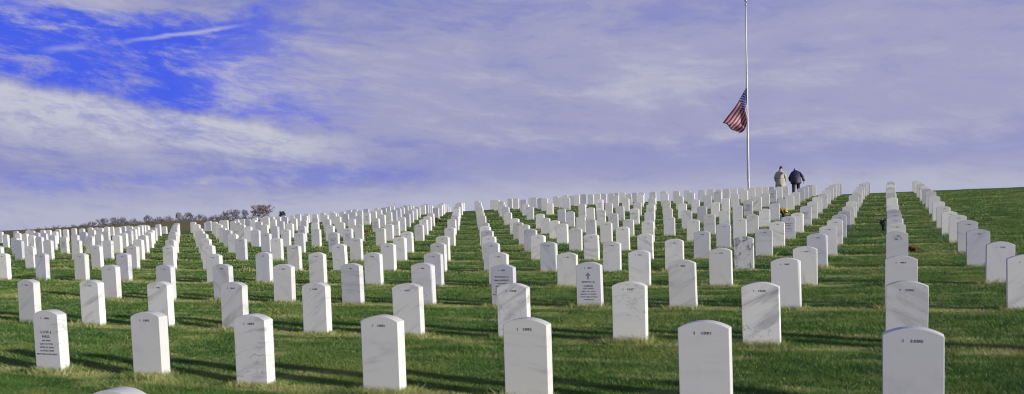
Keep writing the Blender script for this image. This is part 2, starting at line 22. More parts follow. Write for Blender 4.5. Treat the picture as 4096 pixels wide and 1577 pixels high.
A_, B_ = GRID
STONES = []
for t in STONE_TXT.split():
    q = t.split(',')
    STONES.append((int(q[0]), int(q[1]), int(q[2])/1000., int(q[3])/1000., int(q[4])/1000.))
_s = np.array([(x, y + .05, z - .59) for c, r, x, y, z in STONES if r > 0])
_a = np.array([float(v) for v in ANCHOR_TXT.split()]).reshape(-1, 3)
SURVEY = np.vstack([_s, _a])
def ground_z(X, Y):
    """smooth height field through the surveyed bases (local linear kernel fit)"""
    X = np.atleast_1d(np.asarray(X, float)); Y = np.atleast_1d(np.asarray(Y, float))
    out = np.empty(X.shape)
    px, py, pz = SURVEY[:, 0], SURVEY[:, 1], SURVEY[:, 2]
    for s in range(0, len(X), 2000):
        dx = px[None] - X[s:s+2000, None]; dy = py[None] - Y[s:s+2000, None]
        d2 = dx*dx + dy*dy
        near = np.sqrt(np.partition(d2, 7, axis=1)[:, 7])
        h = np.maximum(1.9, near * 0.75)[:, None]
        w = np.exp(-d2 / (2*h*h)) + 1e-12
        A = np.empty((len(w), 3, 3)); B = np.empty((len(w), 3))
        cols = (np.ones_like(dx), dx, dy)
        for i in range(3):
            B[:, i] = (w*cols[i]*pz).sum(1)
            for j in range(3):
                A[:, i, j] = (w*cols[i]*cols[j]).sum(1)
        A[:, 0, 0] += 1e-9
        r = 0.02*(h[:, 0]**2)*w.sum(1)
        A[:, 1, 1] += r; A[:, 2, 2] += r
        out[s:s+2000] = np.linalg.solve(A, B[:, :, None])[:, 0, 0]
    return out


S = bpy.context.scene
COL = S.collection
rng = random.Random(11)
nr = np.random.default_rng(5)

# ------------------------------------------------------------------ helpers
def link(name, mesh, mats=(), parent=None, loc=None, rot=None):
    o = bpy.data.objects.new(name, mesh); COL.objects.link(o)
    for m in mats: mesh.materials.append(m)
    if parent: o.parent = parent
    if loc is not None: o.location = loc
    if rot is not None: o.rotation_euler = rot
    return o
def empty(name, loc, rz=0.):
    o = bpy.data.objects.new(name, None); COL.objects.link(o); o.location = loc
    o.rotation_euler = (0, 0, rz); o.empty_display_size = .2
    return o
def tag(o, label=None, cat=None, group=None, kind=None):
    if label: o['label'] = label
    if cat: o['category'] = cat
    if group: o['group'] = group
    if kind: o['kind'] = kind
    return o
def mesh_from(name, verts, faces, smooth=False):
    m = bpy.data.meshes.new(name); m.from_pydata([tuple(v) for v in verts], [], faces); m.update()
    if smooth: m.polygons.foreach_set('use_smooth', [True]*len(m.polygons))
    return m
def bm_mesh(name, bm, smooth=False):
    m = bpy.data.meshes.new(name); bm.to_mesh(m); bm.free()
    if smooth: m.polygons.foreach_set('use_smooth', [True]*len(m.polygons))
    return m
def rings_mesh(name, rings, cap=True, smooth=True):
    """loft closed rings (lists of equal length)"""
    n = len(rings[0]); v = [p for r in rings for p in r]; f = []
    for i in range(len(rings)-1):
        for j in range(n):
            k = (j+1) % n
            f.append((i*n+j, i*n+k, (i+1)*n+k, (i+1)*n+j))
    if cap:
        f.append(tuple(range(n))[::-1]); f.append(tuple((len(rings)-1)*n+j for j in range(n)))
    return mesh_from(name, v, f, smooth)
def tube_rings(pts, rad, n=8):
    pts = [Vector(p) for p in pts]; out = []; ref = None
    for i, p in enumerate(pts):
        d = (pts[min(i+1, len(pts)-1)] - pts[max(i-1, 0)]).normalized()
        if ref is None: ref = Vector((1, 0, 0)) if abs(d.x) < .8 else Vector((0, 1, 0))
        a = (ref - d*ref.dot(d)).normalized(); b = d.cross(a); ref = a
        r = rad[i]; rx, ry = (r if isinstance(r, tuple) else (r, r))
        out.append([p + a*(rx*math.cos(t*2*math.pi/n)) + b*(ry*math.sin(t*2*math.pi/n)) for t in range(n)])
    return out
def join_meshes(name, meshes, smooth=True):
    v, f = [], []
    for m in meshes:
        o = len(v); v += [tuple(x.co) for x in m.vertices]; f += [tuple(i+o for i in p.vertices) for p in m.polygons]
        bpy.data.meshes.remove(m)
    return mesh_from(name, v, f, smooth)

class NT:
    """small node-tree builder"""
    def __init__(s, tree): s.t = tree; s.n = tree.nodes; s.l = tree.links
    def node(s, kind, **kw):
        x = s.n.new(kind)
        for k, v in kw.items(): setattr(x, k, v)
        return x
    def put(s, sock, v):
        if isinstance(v, bpy.types.NodeSocket): s.l.new(v, sock)
        elif v is not None: sock.default_value = v
    def math(s, op, a, b=None, c=None, clamp=False):
        x = s.node('ShaderNodeMath', operation=op, use_clamp=clamp)
        s.put(x.inputs[0], a)
        if b is not None: s.put(x.inputs[1], b)
        if c is not None: s.put(x.inputs[2], c)
        return x.outputs[0]
    def sstep(s, v, lo, hi, a=0., b=1.):
        x = s.node('ShaderNodeMapRange', interpolation_type='SMOOTHSTEP')
        s.put(x.inputs[0], v); s.put(x.inputs[1], lo); s.put(x.inputs[2], hi); s.put(x.inputs[3], a); s.put(x.inputs[4], b)
        return x.outputs[0]
    def noise(s, vec, scale, detail=4., rough=.55, dist=0., out=0):
        x = s.node('ShaderNodeTexNoise'); s.put(x.inputs['Vector'], vec)
        x.inputs['Scale'].default_value = scale; x.inputs['Detail'].default_value = detail
        x.inputs['Roughness'].default_value = rough; x.inputs['Distortion'].default_value = dist
        return x.outputs[out]
    def mix(s, fac, a, b, blend='MIX'):
        x = s.node('ShaderNodeMix', data_type='RGBA', blend_type=blend); x.clamp_factor = True
        s.put(x.inputs[0], fac)
        for sock, v in ((x.inputs[6], a), (x.inputs[7], b)):
            if isinstance(v, tuple) and len(v) == 3: v = v + (1.,)
            s.put(sock, v)
        return x.outputs[2]
    def combine(s, x, y, z):
        c = s.node('ShaderNodeCombineXYZ'); s.put(c.inputs[0], x); s.put(c.inputs[1], y); s.put(c.inputs[2], z); return c.outputs[0]
    def vmath(s, op, a, b=None):
        x = s.node('ShaderNodeVectorMath', operation=op); s.put(x.inputs[0], a)
        if b is not None: s.put(x.inputs[1], b)
        return x.outputs[0]
def new_mat(name):
    m = bpy.data.materials.new(name); m.use_nodes = True; nt = NT(m.node_tree)
    return m, nt, m.node_tree.nodes['Principled BSDF']
def plain(name, col, rough=.6, metal=0., noise=0., scale=20.):
    m, nt, b = new_mat(name)
    b.inputs['Roughness'].default_value = rough; b.inputs['Metallic'].default_value = metal
    if noise:
        tc = nt.node('ShaderNodeTexCoord')
        n = nt.noise(tc.outputs['Object'], scale, 3.)
        nt.put(b.inputs['Base Color'], nt.mix(nt.sstep(n, .3, .7), tuple(c*(1-noise) for c in col), tuple(min(1, c*(1+noise)) for c in col)))
    else: b.inputs['Base Color'].default_value = tuple(col) + (1,)
    return m

# ------------------------------------------------------------------ materials
def marble(name, mode='random'):
    m, nt, b = new_mat(name)
    tc = nt.node('ShaderNodeTexCoord'); oi = nt.node('ShaderNodeObjectInfo')
    if mode == 'island':
        rnd = nt.node('ShaderNodeNewGeometry').outputs['Random Per Island']
    else: rnd = oi.outputs['Random']
    occ = nt.node('ShaderNodeSeparateColor'); nt.put(occ.inputs[0], oi.outputs['Color'])
    r2 = nt.math('FRACT', nt.math('MULTIPLY', rnd, 17.31)); r3 = nt.math('FRACT', nt.math('MULTIPLY', rnd, 91.7))
    r4 = nt.math('FRACT', nt.math('MULTIPLY', rnd, 53.3))
    v_amt, v_ang, tone = (occ.outputs[0], occ.outputs[1], occ.outputs[2]) if mode != 'island' else (nt.math('MULTIPLY', r3, .7), r2, nt.sstep(r4, .5, 1.))
    off = nt.combine(nt.math('MULTIPLY', rnd, 60.), nt.math('MULTIPLY', r2, 40.), nt.math('MULTIPLY', r3, 50.))
    p = tc.outputs['Object']
    rot = nt.node('ShaderNodeVectorRotate', rotation_type='Y_AXIS'); nt.put(rot.inputs['Vector'], p)
    nt.put(rot.inputs['Angle'], nt.math('MULTIPLY_ADD', v_ang, -2.4, 1.))
    mp = nt.vmath('MULTIPLY', rot.outputs[0], (1.2, 2.5, 6.5)); pv = nt.vmath('ADD', mp, off)
    # streaky grey veining, its amount differs from stone to stone
    streak = nt.noise(pv, 1.5, 6., .58, .35)
    streak = nt.sstep(streak, .47, .78)
    amount = nt.math('MULTIPLY', v_amt, 1.1, clamp=True)
    # cloudy stains
    pc = nt.vmath('ADD', nt.vmath('MULTIPLY', p, (1., 1., 1.)), off)
    cloud = nt.sstep(nt.noise(pc, 3.2, 5., .6, .4), .52, .82)
    # thin dark cracks / hairline veins
    hn = nt.noise(nt.vmath('ADD', nt.vmath('MULTIPLY', rot.outputs[0], (1.2, 1.2, 3.4)), off), 2.3, 5., .6, .9)
    hair = nt.math('SUBTRACT', 1., nt.sstep(nt.math('ABSOLUTE', nt.math('SUBTRACT', hn, .5)), .0, .012))
    gate = nt.math('MULTIPLY', nt.sstep(nt.noise(pc, 2.1, 2.), .5, .62), nt.sstep(r4, .35, .6))
    hair = nt.math('MULTIPLY', nt.math('MULTIPLY', hair, gate), .55)
    base = nt.mix(r4, (.62, .61, .575), (.80, .79, .745))
    base = nt.mix(tone, base, (.47, .475, .55))
    c = nt.mix(nt.math('MULTIPLY', streak, amount), base, (.34, .345, .345))
    c = nt.mix(nt.math('MULTIPLY', cloud, nt.math('MULTIPLY', r2, .5)), c, (.34, .35, .38))
    c = nt.mix(hair, c, (.16, .15, .15))
    if mode == 'stained':
        sx = nt.noise(nt.vmath('MULTIPLY', p, (7., 1., 3.4)), 1.9, 5., .65, 1.2)
        c = nt.mix(nt.math('MULTIPLY', nt.sstep(sx, .5, .62), .8), c, (.12, .13, .15))
    if mode == 'smudged':
        d = nt.vmath('SUBTRACT', p, (.0, -.05, .48)); ln = nt.node('ShaderNodeVectorMath', operation='LENGTH'); nt.put(ln.inputs[0], nt.vmath('MULTIPLY', d, (1., .3, 2.2)))
        sm = nt.math('MULTIPLY', nt.sstep(ln.outputs['Value'], .03, .11, 1., 0.), nt.sstep(nt.noise(p, 22., 4., .6, 1.), .42, .6))
        c = nt.mix(sm, c, (.12, .12, .14))
    fine = nt.noise(p, 160., 3., .7)
    c = nt.mix(nt.math('MULTIPLY', nt.sstep(fine, .45, .75), .10), c, (.35, .35, .34))
    # soil and mower splash at the foot
    sep = nt.node('ShaderNodeSeparateXYZ'); nt.put(sep.inputs[0], p)
    if mode != 'island':
        foot = nt.sstep(nt.math('MULTIPLY_ADD', nt.noise(p, 30., 3.), .05, sep.outputs[2]), .015, .10, .65, 0.)
        c = nt.mix(foot, c, (.24, .26, .15))
    nt.put(b.inputs['Base Color'], c); b.inputs['Roughness'].default_value = .62
    b.inputs['Specular IOR Level'].default_value = .3
    bp = nt.node('ShaderNodeBump'); bp.inputs['Strength'].default_value = .12; bp.inputs['Distance'].default_value = .003
    nt.put(bp.inputs['Height'], nt.noise(p, 90., 4., .7)); nt.put(b.inputs['Normal'], bp.outputs[0])
    return m
M_MARBLE = marble('veined_marble'); M_STAIN = marble('stained_marble', 'stained'); M_SMUDGE = marble('smudged_marble', 'smudged')
M_FAR = marble('far_marble', 'island')
M_INK = plain('black_inlay', (.035, .035, .05), .7)

def lawn_colour(nt, pos):
    """turf colour from the position on the ground"""
    sep = nt.node('ShaderNodeSeparateXYZ'); nt.put(sep.inputs[0], pos)
    x, y = sep.outputs[0], sep.outputs[1]
    flat = nt.combine(x, y, 0.)
    n1 = nt.noise(flat, .55, 4., .6); n2 = nt.noise(nt.vmath('MULTIPLY', flat, (1., 1.9, 1.)), 2.3, 4., .62); n3 = nt.noise(flat, 14., 3., .7)
    c = nt.mix(nt.sstep(n2, .34, .66), GREEN_D, GREEN_M)
    c = nt.mix(nt.math('MULTIPLY', nt.sstep(n1, .46, .68), .7), c, OLIVE)
    # drier worn strip along every row of stones
    ph = nt.math('ABSOLUTE', nt.math('SUBTRACT', nt.math('FRACT', nt.math('ADD', nt.math('DIVIDE', y, B_), .515)), .5))
    strip = nt.math('MULTIPLY', nt.sstep(nt.math('MULTIPLY_ADD', n2, .05, ph), .045, .11, 1., 0.), nt.sstep(n3, .2, .5))
    strip = nt.math('MULTIPLY', strip, nt.sstep(nt.noise(flat, .9, 2.), .34, .52))
    c = nt.mix(nt.math('MULTIPLY', nt.math('MULTIPLY', strip, nt.sstep(x, 2.6, 1.6)), .72), c, STRAW)
    c = nt.mix(nt.math('MULTIPLY', nt.sstep(nt.noise(nt.vmath('MULTIPLY', flat, (.7, 2.2, 1.)), 1.3, 5., .7), .50, .72), .75), c, STRAW)
    # far off the lawn gives way to a brown winter field
    far = nt.math('ADD', y, nt.math('MULTIPLY', x, -.55))
    far = nt.math('MULTIPLY_ADD', nt.noise(flat, .06, 4.), 22., far)
    brown = nt.mix(nt.sstep(nt.noise(flat, .09, 5., .65), .35, .68), (.27, .175, .085), (.24, .23, .08))
    fm = nt.math('MULTIPLY', nt.sstep(far, 106., 124.), nt.sstep(x, -18., -35., 0., 1.))
    return nt.mix(fm, c, brown), n3
GREEN_D, GREEN_M, OLIVE, STRAW = (.044, .118, .024), (.118, .212, .040), (.235, .275, .070), (.50, .47, .19)
def mat_ground():
    m, nt, b = new_mat('lawn'); g = nt.node('ShaderNodeNewGeometry')
    c, n3 = lawn_colour(nt, g.outputs['Position'])
    c = nt.mix(nt.math('MULTIPLY', nt.sstep(nt.noise(g.outputs['Position'], 45., 3., .75), .4, .7), .55), c, (.035, .07, .015))
    nt.put(b.inputs['Base Color'], c); b.inputs['Roughness'].default_value = .95; b.inputs['Specular IOR Level'].default_value = .1
    bp = nt.node('ShaderNodeBump'); bp.inputs['Strength'].default_value = .6; bp.inputs['Distance'].default_value = .05
    h = nt.math('ADD', nt.noise(g.outputs['Position'], 30., 4., .7), nt.math('MULTIPLY', nt.noise(g.outputs['Position'], 5., 4., .6), 2.5))
    nt.put(bp.inputs['Height'], h); nt.put(b.inputs['Normal'], bp.outputs[0])
    return m
def mat_grass():
    m, nt, b = new_mat('grass_blades'); g = nt.node('ShaderNodeNewGeometry')
    c, n3 = lawn_colour(nt, g.outputs['Position'])
    at = nt.node('ShaderNodeAttribute'); at.attribute_name = 'tint'
    t = at.outputs['Fac']
    c = nt.mix(nt.sstep(t, .90, .99), c, (.34, .34, .17))
    c = nt.mix(nt.sstep(t, .45, .0, 0., .55), c, (.035, .09, .018))
    c = nt.mix(1., c, (1.35, 1.35, 1.35), 'MULTIPLY')
    nt.put(b.inputs['Base Color'], c); b.inputs['Roughness'].default_value = .55; b.inputs['Specular IOR Level'].default_value = .25
    tr = nt.node('ShaderNodeBsdfTranslucent'); nt.put(tr.inputs[0], c)
    mx = nt.node('ShaderNodeMixShader'); mx.inputs[0].default_value = .3
    out = m.node_tree.nodes['Material Output']
    nt.l.new(b.outputs[0], mx.inputs[1]); nt.l.new(tr.outputs[0], mx.inputs[2]); nt.l.new(mx.outputs[0], out.inputs[0])
    return m

# ------------------------------------------------------------------ terrain
def grades(lo, hi, fine_lo, fine_hi, step, growth=1.16):
    a = list(np.arange(fine_lo, fine_hi+1e-6, step)); s = step
    while a[-1] < hi: s *= growth; a.append(a[-1]+s)
    s = step
    while a[0] > lo: s *= growth; a.insert(0, a[0]-s)
    return np.array(a)
gx = grades(-3500, 3500, -34, 5, .55, 1.14); gy = grades(-3000, 3500, -1, 62, .55, 1.14)
GX, GY = np.meshgrid(gx, gy)
fx, fy = GX.ravel(), GY.ravel()
# beyond the surveyed area the land keeps falling gently away from the hill
cx_ = np.clip(fx, -420, 90); cy_ = np.clip(fy, -20, 430)
GZ = ground_z(cx_, cy_)
far_d = np.hypot(fx-cx_, fy-cy_)
GZ = np.clip(GZ, -24, 8) - np.clip(far_d*.01, 0, 14)
nx, ny = len(gx), len(gy)
idx = np.arange(nx*ny).reshape(ny, nx)
F4 = np.stack([idx[:-1, :-1], idx[:-1, 1:], idx[1:, 1:], idx[1:, :-1]], -1).reshape(-1, 4)
gm = bpy.data.meshes.new('ground')
gm.vertices.add(nx*ny); gm.vertices.foreach_set('co', np.stack([fx, fy, GZ], 1).ravel())
gm.loops.add(F4.size); gm.loops.foreach_set('vertex_index', F4.ravel())
gm.polygons.add(len(F4)); gm.polygons.foreach_set('loop_start', np.arange(0, F4.size, 4)); gm.polygons.foreach_set('loop_total', np.full(len(F4), 4))
gm.update(calc_edges=True); gm.validate()
gm.polygons.foreach_set('use_smooth', [True]*len(gm.polygons))
tag(link('ground', gm, [mat_ground()]), kind='structure')
def zg(x, y): return float(ground_z(x, y)[0])
def grid_z(x, y):
    """height on the built ground sheet (bilinear)"""
    i = np.clip(np.searchsorted(gx, x)-1, 0, nx-2); j = np.clip(np.searchsorted(gy, y)-1, 0, ny-2)
    Z = GZ.reshape(ny, nx); u = (x-gx[i])/(gx[i+1]-gx[i]); v = (y-gy[j])/(gy[j+1]-gy[j])
    return Z[j, i]*(1-u)*(1-v)+Z[j, i+1]*u*(1-v)+Z[j+1, i]*(1-u)*v+Z[j+1, i+1]*u*v

# ------------------------------------------------------------------ grass
def grass():
    n = 1900000
    th = np.radians(nr.uniform(-62, 14, n)); u = nr.random(n)
    d0, d1 = 2.2, 46.
    d = (d0**-.5 + u*(d1**-.5 - d0**-.5))**-2
    x = CAM[0] + d*np.sin(th); y = CAM[1] + d*np.cos(th)
    z = grid_z(x, y) - .004
    # shaggier tufts round the feet of the stones
    h = nr.uniform(.014, .030, n)*(1 + .4*np.sin(x*3.1+y*1.7)*np.sin(y*2.3-x))
    rw = np.abs(((y/B_ + .5) % 1)-.5)*B_; cl = np.abs(((x/A_ + .5) % 1)-.5)*A_
    near = (rw < .14) & (cl < .25); h = np.where(near, h*(1.5+1.3*nr.random(n)), h)
    w = .0013*(1 + d/4.)
    h = h*(1 + d/60.)
    az = nr.uniform(0, 2*np.pi, n); lean = nr.uniform(.3, 1.5, n)*h; la = nr.uniform(0, 2*np.pi, n)
    ax, ay = np.cos(az)*w, np.sin(az)*w
    V = np.empty((n, 3, 3))
    V[:, 0] = np.stack([x-ax, y-ay, z], 1); V[:, 1] = np.stack([x+ax, y+ay, z], 1)
    V[:, 2] = np.stack([x+np.cos(la)*lean, y+np.sin(la)*lean, z+h], 1)
    me = bpy.data.meshes.new('grass')
    me.vertices.add(3*n); me.vertices.foreach_set('co', V.ravel())
    me.loops.add(3*n); me.loops.foreach_set('vertex_index', np.arange(3*n, dtype=np.int32))
    me.polygons.add(n); me.polygons.foreach_set('loop_start', np.arange(0, 3*n, 3, dtype=np.int32)); me.polygons.foreach_set('loop_total', np.full(n, 3, dtype=np.int32))
    at = me.attributes.new('tint', 'FLOAT', 'POINT'); at.data.foreach_set('value', np.repeat(nr.random(n), 3).astype(np.float32))
    me.update()
    tag(link('grass', me, [mat_grass()]), 'short green lawn grass with straw coloured blades between the rows', 'grass', kind='stuff')
grass()

# ------------------------------------------------------------------ headstones
SW, STK, SH = .33, .10, .60
def stone_mesh(name, variant=0):
    bm = bmesh.new(); hw = SW/2; rise = .044; R = (hw*hw + rise*rise)/(2*rise)
    prof = [(-hw, -.32), (hw, -.32)]
    a = math.asin(hw/R)
    for i in range(13):
        t = a - 2*a*i/12; prof.append((R*math.sin(t), SH - R + R*math.cos(t)))
    fr = [bm.verts.new((x, -STK/2, z)) for x, z in prof]; bk = [bm.verts.new((x, STK/2, z)) for x, z in prof]
    bm.faces.new(fr); bm.faces.new(bk[::-1]); n = len(prof)
    for i in range(n): bm.faces.new((fr[i], bk[i], bk[(i+1) % n], fr[(i+1) % n]))
    bmesh.ops.recalc_face_normals(bm, faces=bm.faces)
    ed = [e for e in bm.edges if e.calc_face_angle(0) > .4]
    bmesh.ops.bevel(bm, geom=ed, offset=.0045, segments=2, affect='EDGES', profile=.6)
    if variant == 1:      # knocked corner
        for v in bm.verts:
            d = (v.co - Vector((hw, -STK/2, SH-rise))).length
            if d < .02: v.co += Vector((-.006, .005, -.008))
    m = bm_mesh(name, bm); return m
PROTO = [stone_mesh('headstone', 0), stone_mesh('headstone', 1)]
ME = []
for m in PROTO: m.materials.append(M_MARBLE); ME.append(m)
ME_STAIN = stone_mesh('headstone'); ME_STAIN.materials.append(M_STAIN)
ME_SMUDGE = stone_mesh('headstone'); ME_SMUDGE.materials.append(M_SMUDGE)

def text_mesh(body, size, w=None, off=.0):
    cu = bpy.data.curves.new('t', 'FONT'); cu.body = body; cu.size = size; cu.align_x = 'CENTER'; cu.align_y = 'CENTER'
    cu.offset = off; cu.resolution_u = 2; cu.space_character = 1.08
    ob = bpy.data.objects.new('t', cu); COL.objects.link(ob)
    bpy.context.view_layer.update()
    me = bpy.data.meshes.new_from_object(ob.evaluated_get(bpy.context.evaluated_depsgraph_get()))
    bpy.data.objects.remove(ob); bpy.data.curves.remove(cu)
    v = [tuple(x.co) for x in me.vertices]; f = [tuple(p.vertices) for p in me.polygons]; bpy.data.meshes.remove(me)
    if w and v:
        xs = [q[0] for q in v]; k = w/(max(xs)-min(xs)); v = [(q[0]*k, q[1], q[2]) for q in v]
    return v, f
_cache = {}
def inscription(lines, cross=False, emblem=False):
    """lines: (text, distance below the top, cap height, width or None)"""
    V, Fc = [], []
    def add(v, f, dz, dx=0.):
        o = len(V); V.extend((q[0]+dx, -STK/2-.0016, SH - dz + q[1]) for q in v); Fc.extend(tuple(i+o for i in p) for p in f)
    for text, dz, cap, w in lines:
        if not text:
            rr = random.Random(int(dz*1e4)); x = -w/2; v, f = [], []
            while x < w/2:
                g = rr.uniform(.004, .008); o = len(v)
                v += [(x, -cap/2, 0), (x+g*.55, -cap/2, 0), (x+g*.55, cap/2*rr.uniform(.5, 1), 0), (x, cap/2, 0)]; f.append((o, o+1, o+2, o+3)); x += g*(1 if rr.random() < .8 else 2.2)
            add(v, f, dz); continue
        key = (text, cap, w)
        if key not in _cache: _cache[key] = text_mesh(text, cap/.70, w, cap*.014)
        add(*_cache[key], dz)
    if cross:
        def poly(g): t = .008-g; return [(-t, -.042+g), (t, -.042+g), (t, .004+g), (.028-g, .004+g), (.028-g, .020-g), (t, .020-g), (t, .042-g), (-t, .042-g), (-t, .020-g), (-.028+g, .020-g), (-.028+g, .004+g), (-t, .004+g)]
        o = poly(0.); i = poly(.0045)
        n = len(o); vv = [(x, y, 0) for x, y in o]+[(x, y, 0) for x, y in i]
        add(vv, [(k, (k+1) % n, n+(k+1) % n, n+k) for k in range(n)], .178)
    if emblem:
        n = 14; vv = [(.016*math.cos(2*math.pi*k/n), .022*math.sin(2*math.pi*k/n), 0) for k in range(n)]
        add(vv, [tuple(range(n))], .16)
    return mesh_from('inscription', V, Fc)
def num_line(n): return [('I', .076, .0175, None)], n
def number_mesh(n, extra=(), **kw):
    key = ('num', n)
    V = [('I   %d' % n, .076, .0190, .108 if n > 999 else .098)]
    return inscription(V + list(extra), **kw)
FULL = {
 (6, 1): ([('LOIS J', .205, .024, .135), ('HALL', .246, .024, .105), ('HIS WIFE', .285, .015, .115), ('JUN 18 1930', .317, .015, .17), ('NOV 23 2006', .349, .015, .185), ('LOVING WIFE', .381, .015, .185), ('MOTHER & GRANNY', .413, .015, .275)], {}),
 (3, 3): ([('EDITH A', .255, .021, .172), ('LONG', .307, .021, .122), ('HIS WIFE', .342, .015, .142), ('SEP 26 1919', .377, .015, .18), ('MAR 7 2007', .412, .015, .205), ('OUR BELOVED', .448, .015, .232), ('SWEETIE', .484, .015, .135)], {'cross': True}),
 (4, 3): ([('PATRICIA C', .165, .020, .20), ('McCAFFREY', .212, .020, .21), ('HIS WIFE', .255, .015, .13), ('MAR 23 1938', .292, .015, .18), ('DEC 25 2005', .33, .015, .19), ('BELOVED WIFE', .368, .015, .21), ('MOTHER AND NANA', .405, .015, .27)], {}),
}
def generic(a, b_):  # lines too small to be read are cut as rows of small strokes
    return [(a, .19, .021, .22 if a else .19), (b_, .235, .021, .13)] + [('', d, .013, w) for d, w in ((.275, .13), (.31, .19), (.345, .18), (.38, .23))]
NAMED = {}
for xr_key, a, b_ in (((12, 7), 'GERALDINE', ''), ((13, 8), '', ''), ((16, 9), '', ''), ((16, 11), '', ''), ((19, 13), '', ''), ((17, 14), '', ''), ((7, 11), 'MARGARET M', ''), ((7, 12), '', ''), ((9, 16), '', ''), ((4, 15), '', ''), ((4, 12), '', ''), ((10, 14), '', ''), ((21, 13), '', ''), ((21, 7), '', ''), ((2, 8), 'GEORGE G', 'GARDNER'), ((2, 10), '', ''),):
    NAMED[xr_key] = (a, b_)
NUMBER = {1: 1090, 2: 1035, 3: 981, 4: 929, 5: 878, 6: 827, 7: 775, 8: 723, 9: 671}
ORD = ['', 'first', 'second', 'third', 'fourth', 'fifth', 'sixth', 'seventh', 'eighth', 'ninth', 'tenth', 'eleventh', 'twelfth', 'thirteenth', 'fourteenth', 'fifteenth', 'sixteenth', 'seventeenth', 'eighteenth', 'nineteenth', 'twentieth', '21st', '22nd', '23rd', '24th', '25th', '26th', '27th', '28th', '29th', '30th']
SPECIAL = {
 (6, 1): 'leaning white headstone inscribed LOIS J HALL, first stone of the front row',
 (3, 3): 'white headstone with outlined cross inscribed EDITH A LONG, above sweetie',
 (4, 3): 'lavender grey headstone inscribed PATRICIA C McCAFFREY, half hidden behind stone I 1038',
 (2, 5): 'white headstone with a long black stain running down its face',
 (0, 5): 'headstone with dark smudge under its number, orange flowers on the grass beside it',
 (3, 0): 'rounded top of a headstone cut off by the bottom edge, in front of 1095',
}
WHICH = {1: 'front row', 2: 'second row', 3: 'third row'}
def stone_label(c, r, front):
    if (c, r) in SPECIAL: return SPECIAL[(c, r)]
    if (c, r) in NAMED: return 'headstone with %s, row %d, %s' % ('inscription beginning ' + NAMED[(c, r)][0] if NAMED[(c, r)][0] else 'several lines of inscription', r, line_name(c))
    if r in (1, 2, 3) and c >= -1 and r*1000 and c <= 9:
        return 'white marble headstone numbered I %d standing in the %s' % (NUMBER[r]+c, WHICH[r])
    return 'white marble headstone, row %d back, %s' % (r, line_name(c))
def line_name(c):
    if c == -1: return 'line beside the open grass past 1090'
    if c <= 6: return 'line running back from stone %d' % (1090+c)
    if c <= 9: return 'line running back from stone %d' % (1035+c)
    if c == 10: return 'line just past stone 1044'
    if c < 26: return '%s line past the first empty line' % ORD[c-11]
    return '%s line past the second empty line' % ORD[c-26]

cam_f = Vector(CAM_F); cam_p = Vector(CAM)
vis = []
for q in STONES:
    c, r, x, y, z = q; d = (Vector((x, y, z))-cam_p).dot(cam_f); vis.append((d, q))
vis.sort(key=lambda t: t[0])
near, rest = vis[:300], vis[300:]
MARKS = {k: v + (1.,) for k, v in {     # veining amount, angle, lavender tone, as on each of the nearest stones
 (6, 1): (.12, .5, .35), (5, 1): (.08, .5, .15), (4, 1): (.95, .34, .15), (3, 1): (.55, .38, .1), (2, 1): (.6, .44, .0), (1, 1): (.18, .42, .2), (0, 1): (.10, .7, .45),
 (9, 2): (.6, .15, .2), (8, 2): (.75, .22, .1), (7, 2): (.7, .18, .1), (6, 2): (.9, .1, .3), (5, 2): (.6, .14, .15), (4, 2): (.95, .18, .15), (3, 2): (.85, .16, .2), (2, 2): (.3, .4, .0), (1, 2): (1., .2, .1), (0, 2): (.55, .62, .35),
 (0, 3): (.12, .5, .3), (1, 3): (.15, .4, .3), (2, 3): (.6, .2, .1), (3, 3): (.1, .5, .6), (4, 3): (.1, .5, .8), (5, 3): (.3, .4, .5), (6, 3): (.7, .42, .5), (7, 3): (.3, .5, .2), (8, 3): (.7, .75, .5), (9, 3): (.3, .5, .5), (10, 3): (.3, .4, .2),
 (1, 4): (.6, .95, .1), (2, 4): (.2, .9, .0), (3, 4): (.4, .6, .2), (4, 4): (.5, .95, .0), (5, 4): (.3, .8, .1), (-1, 4): (.2, .9, .5), (-1, 3): (.5, .15, .2),
 (1, 5): (.15, .4, .8), (2, 5): (.2, .9, .3), (3, 5): (.4, .3, .1), (0, 5): (.2, .2, .6), (-1, 5): (.6, .1, .8), (4, 5): (.3, .3, .2), (5, 5): (.8, .8, .6)}.items()}
GROUP = 'rows of upright marble headstones'
for k, (d, (c, r, x, y, z)) in enumerate(near):
    r_ = random.Random(c*131+r*977)
    me = ME_STAIN if (c, r) == (2, 5) else ME_SMUDGE if (c, r) == (0, 5) else ME[0 if r_.random() < .75 else 1]
    o = bpy.data.objects.new('headstone', me); COL.objects.link(o)
    o.location = (x, y + STK/2, z - SH)
    o.rotation_euler = (math.radians(r_.gauss(0, .45)), math.radians(r_.gauss(0, .5)), math.radians(r_.gauss(0, 1.1)))
    o.color = MARKS.get((c, r)) or (.12+.75*r_.random()**1.6, r_.random()**1.6*.9, max(0., r_.gauss(.25, .35)) if r_.random() < .7 else 0., 1.)
    if (c, r) == (6, 1): o.rotation_euler = (0, math.radians(-.6), 0)
    tag(o, stone_label(c, r, None), 'headstone', GROUP)
    if r in NUMBER and c < 16 and not (c == 0 and r == 4):
        ex, kw = [], {}
        if (c, r) in FULL: ex, kw = FULL[(c, r)]
        elif (c, r) in NAMED: ex = generic(*NAMED[(c, r)])
        im = number_mesh(NUMBER[r]+c, ex, **kw)
        link('inscription', im, [M_INK], o)
    elif (c, r) in NAMED:
        link('inscription', inscription(generic(*NAMED[(c, r)])), [M_INK], o)
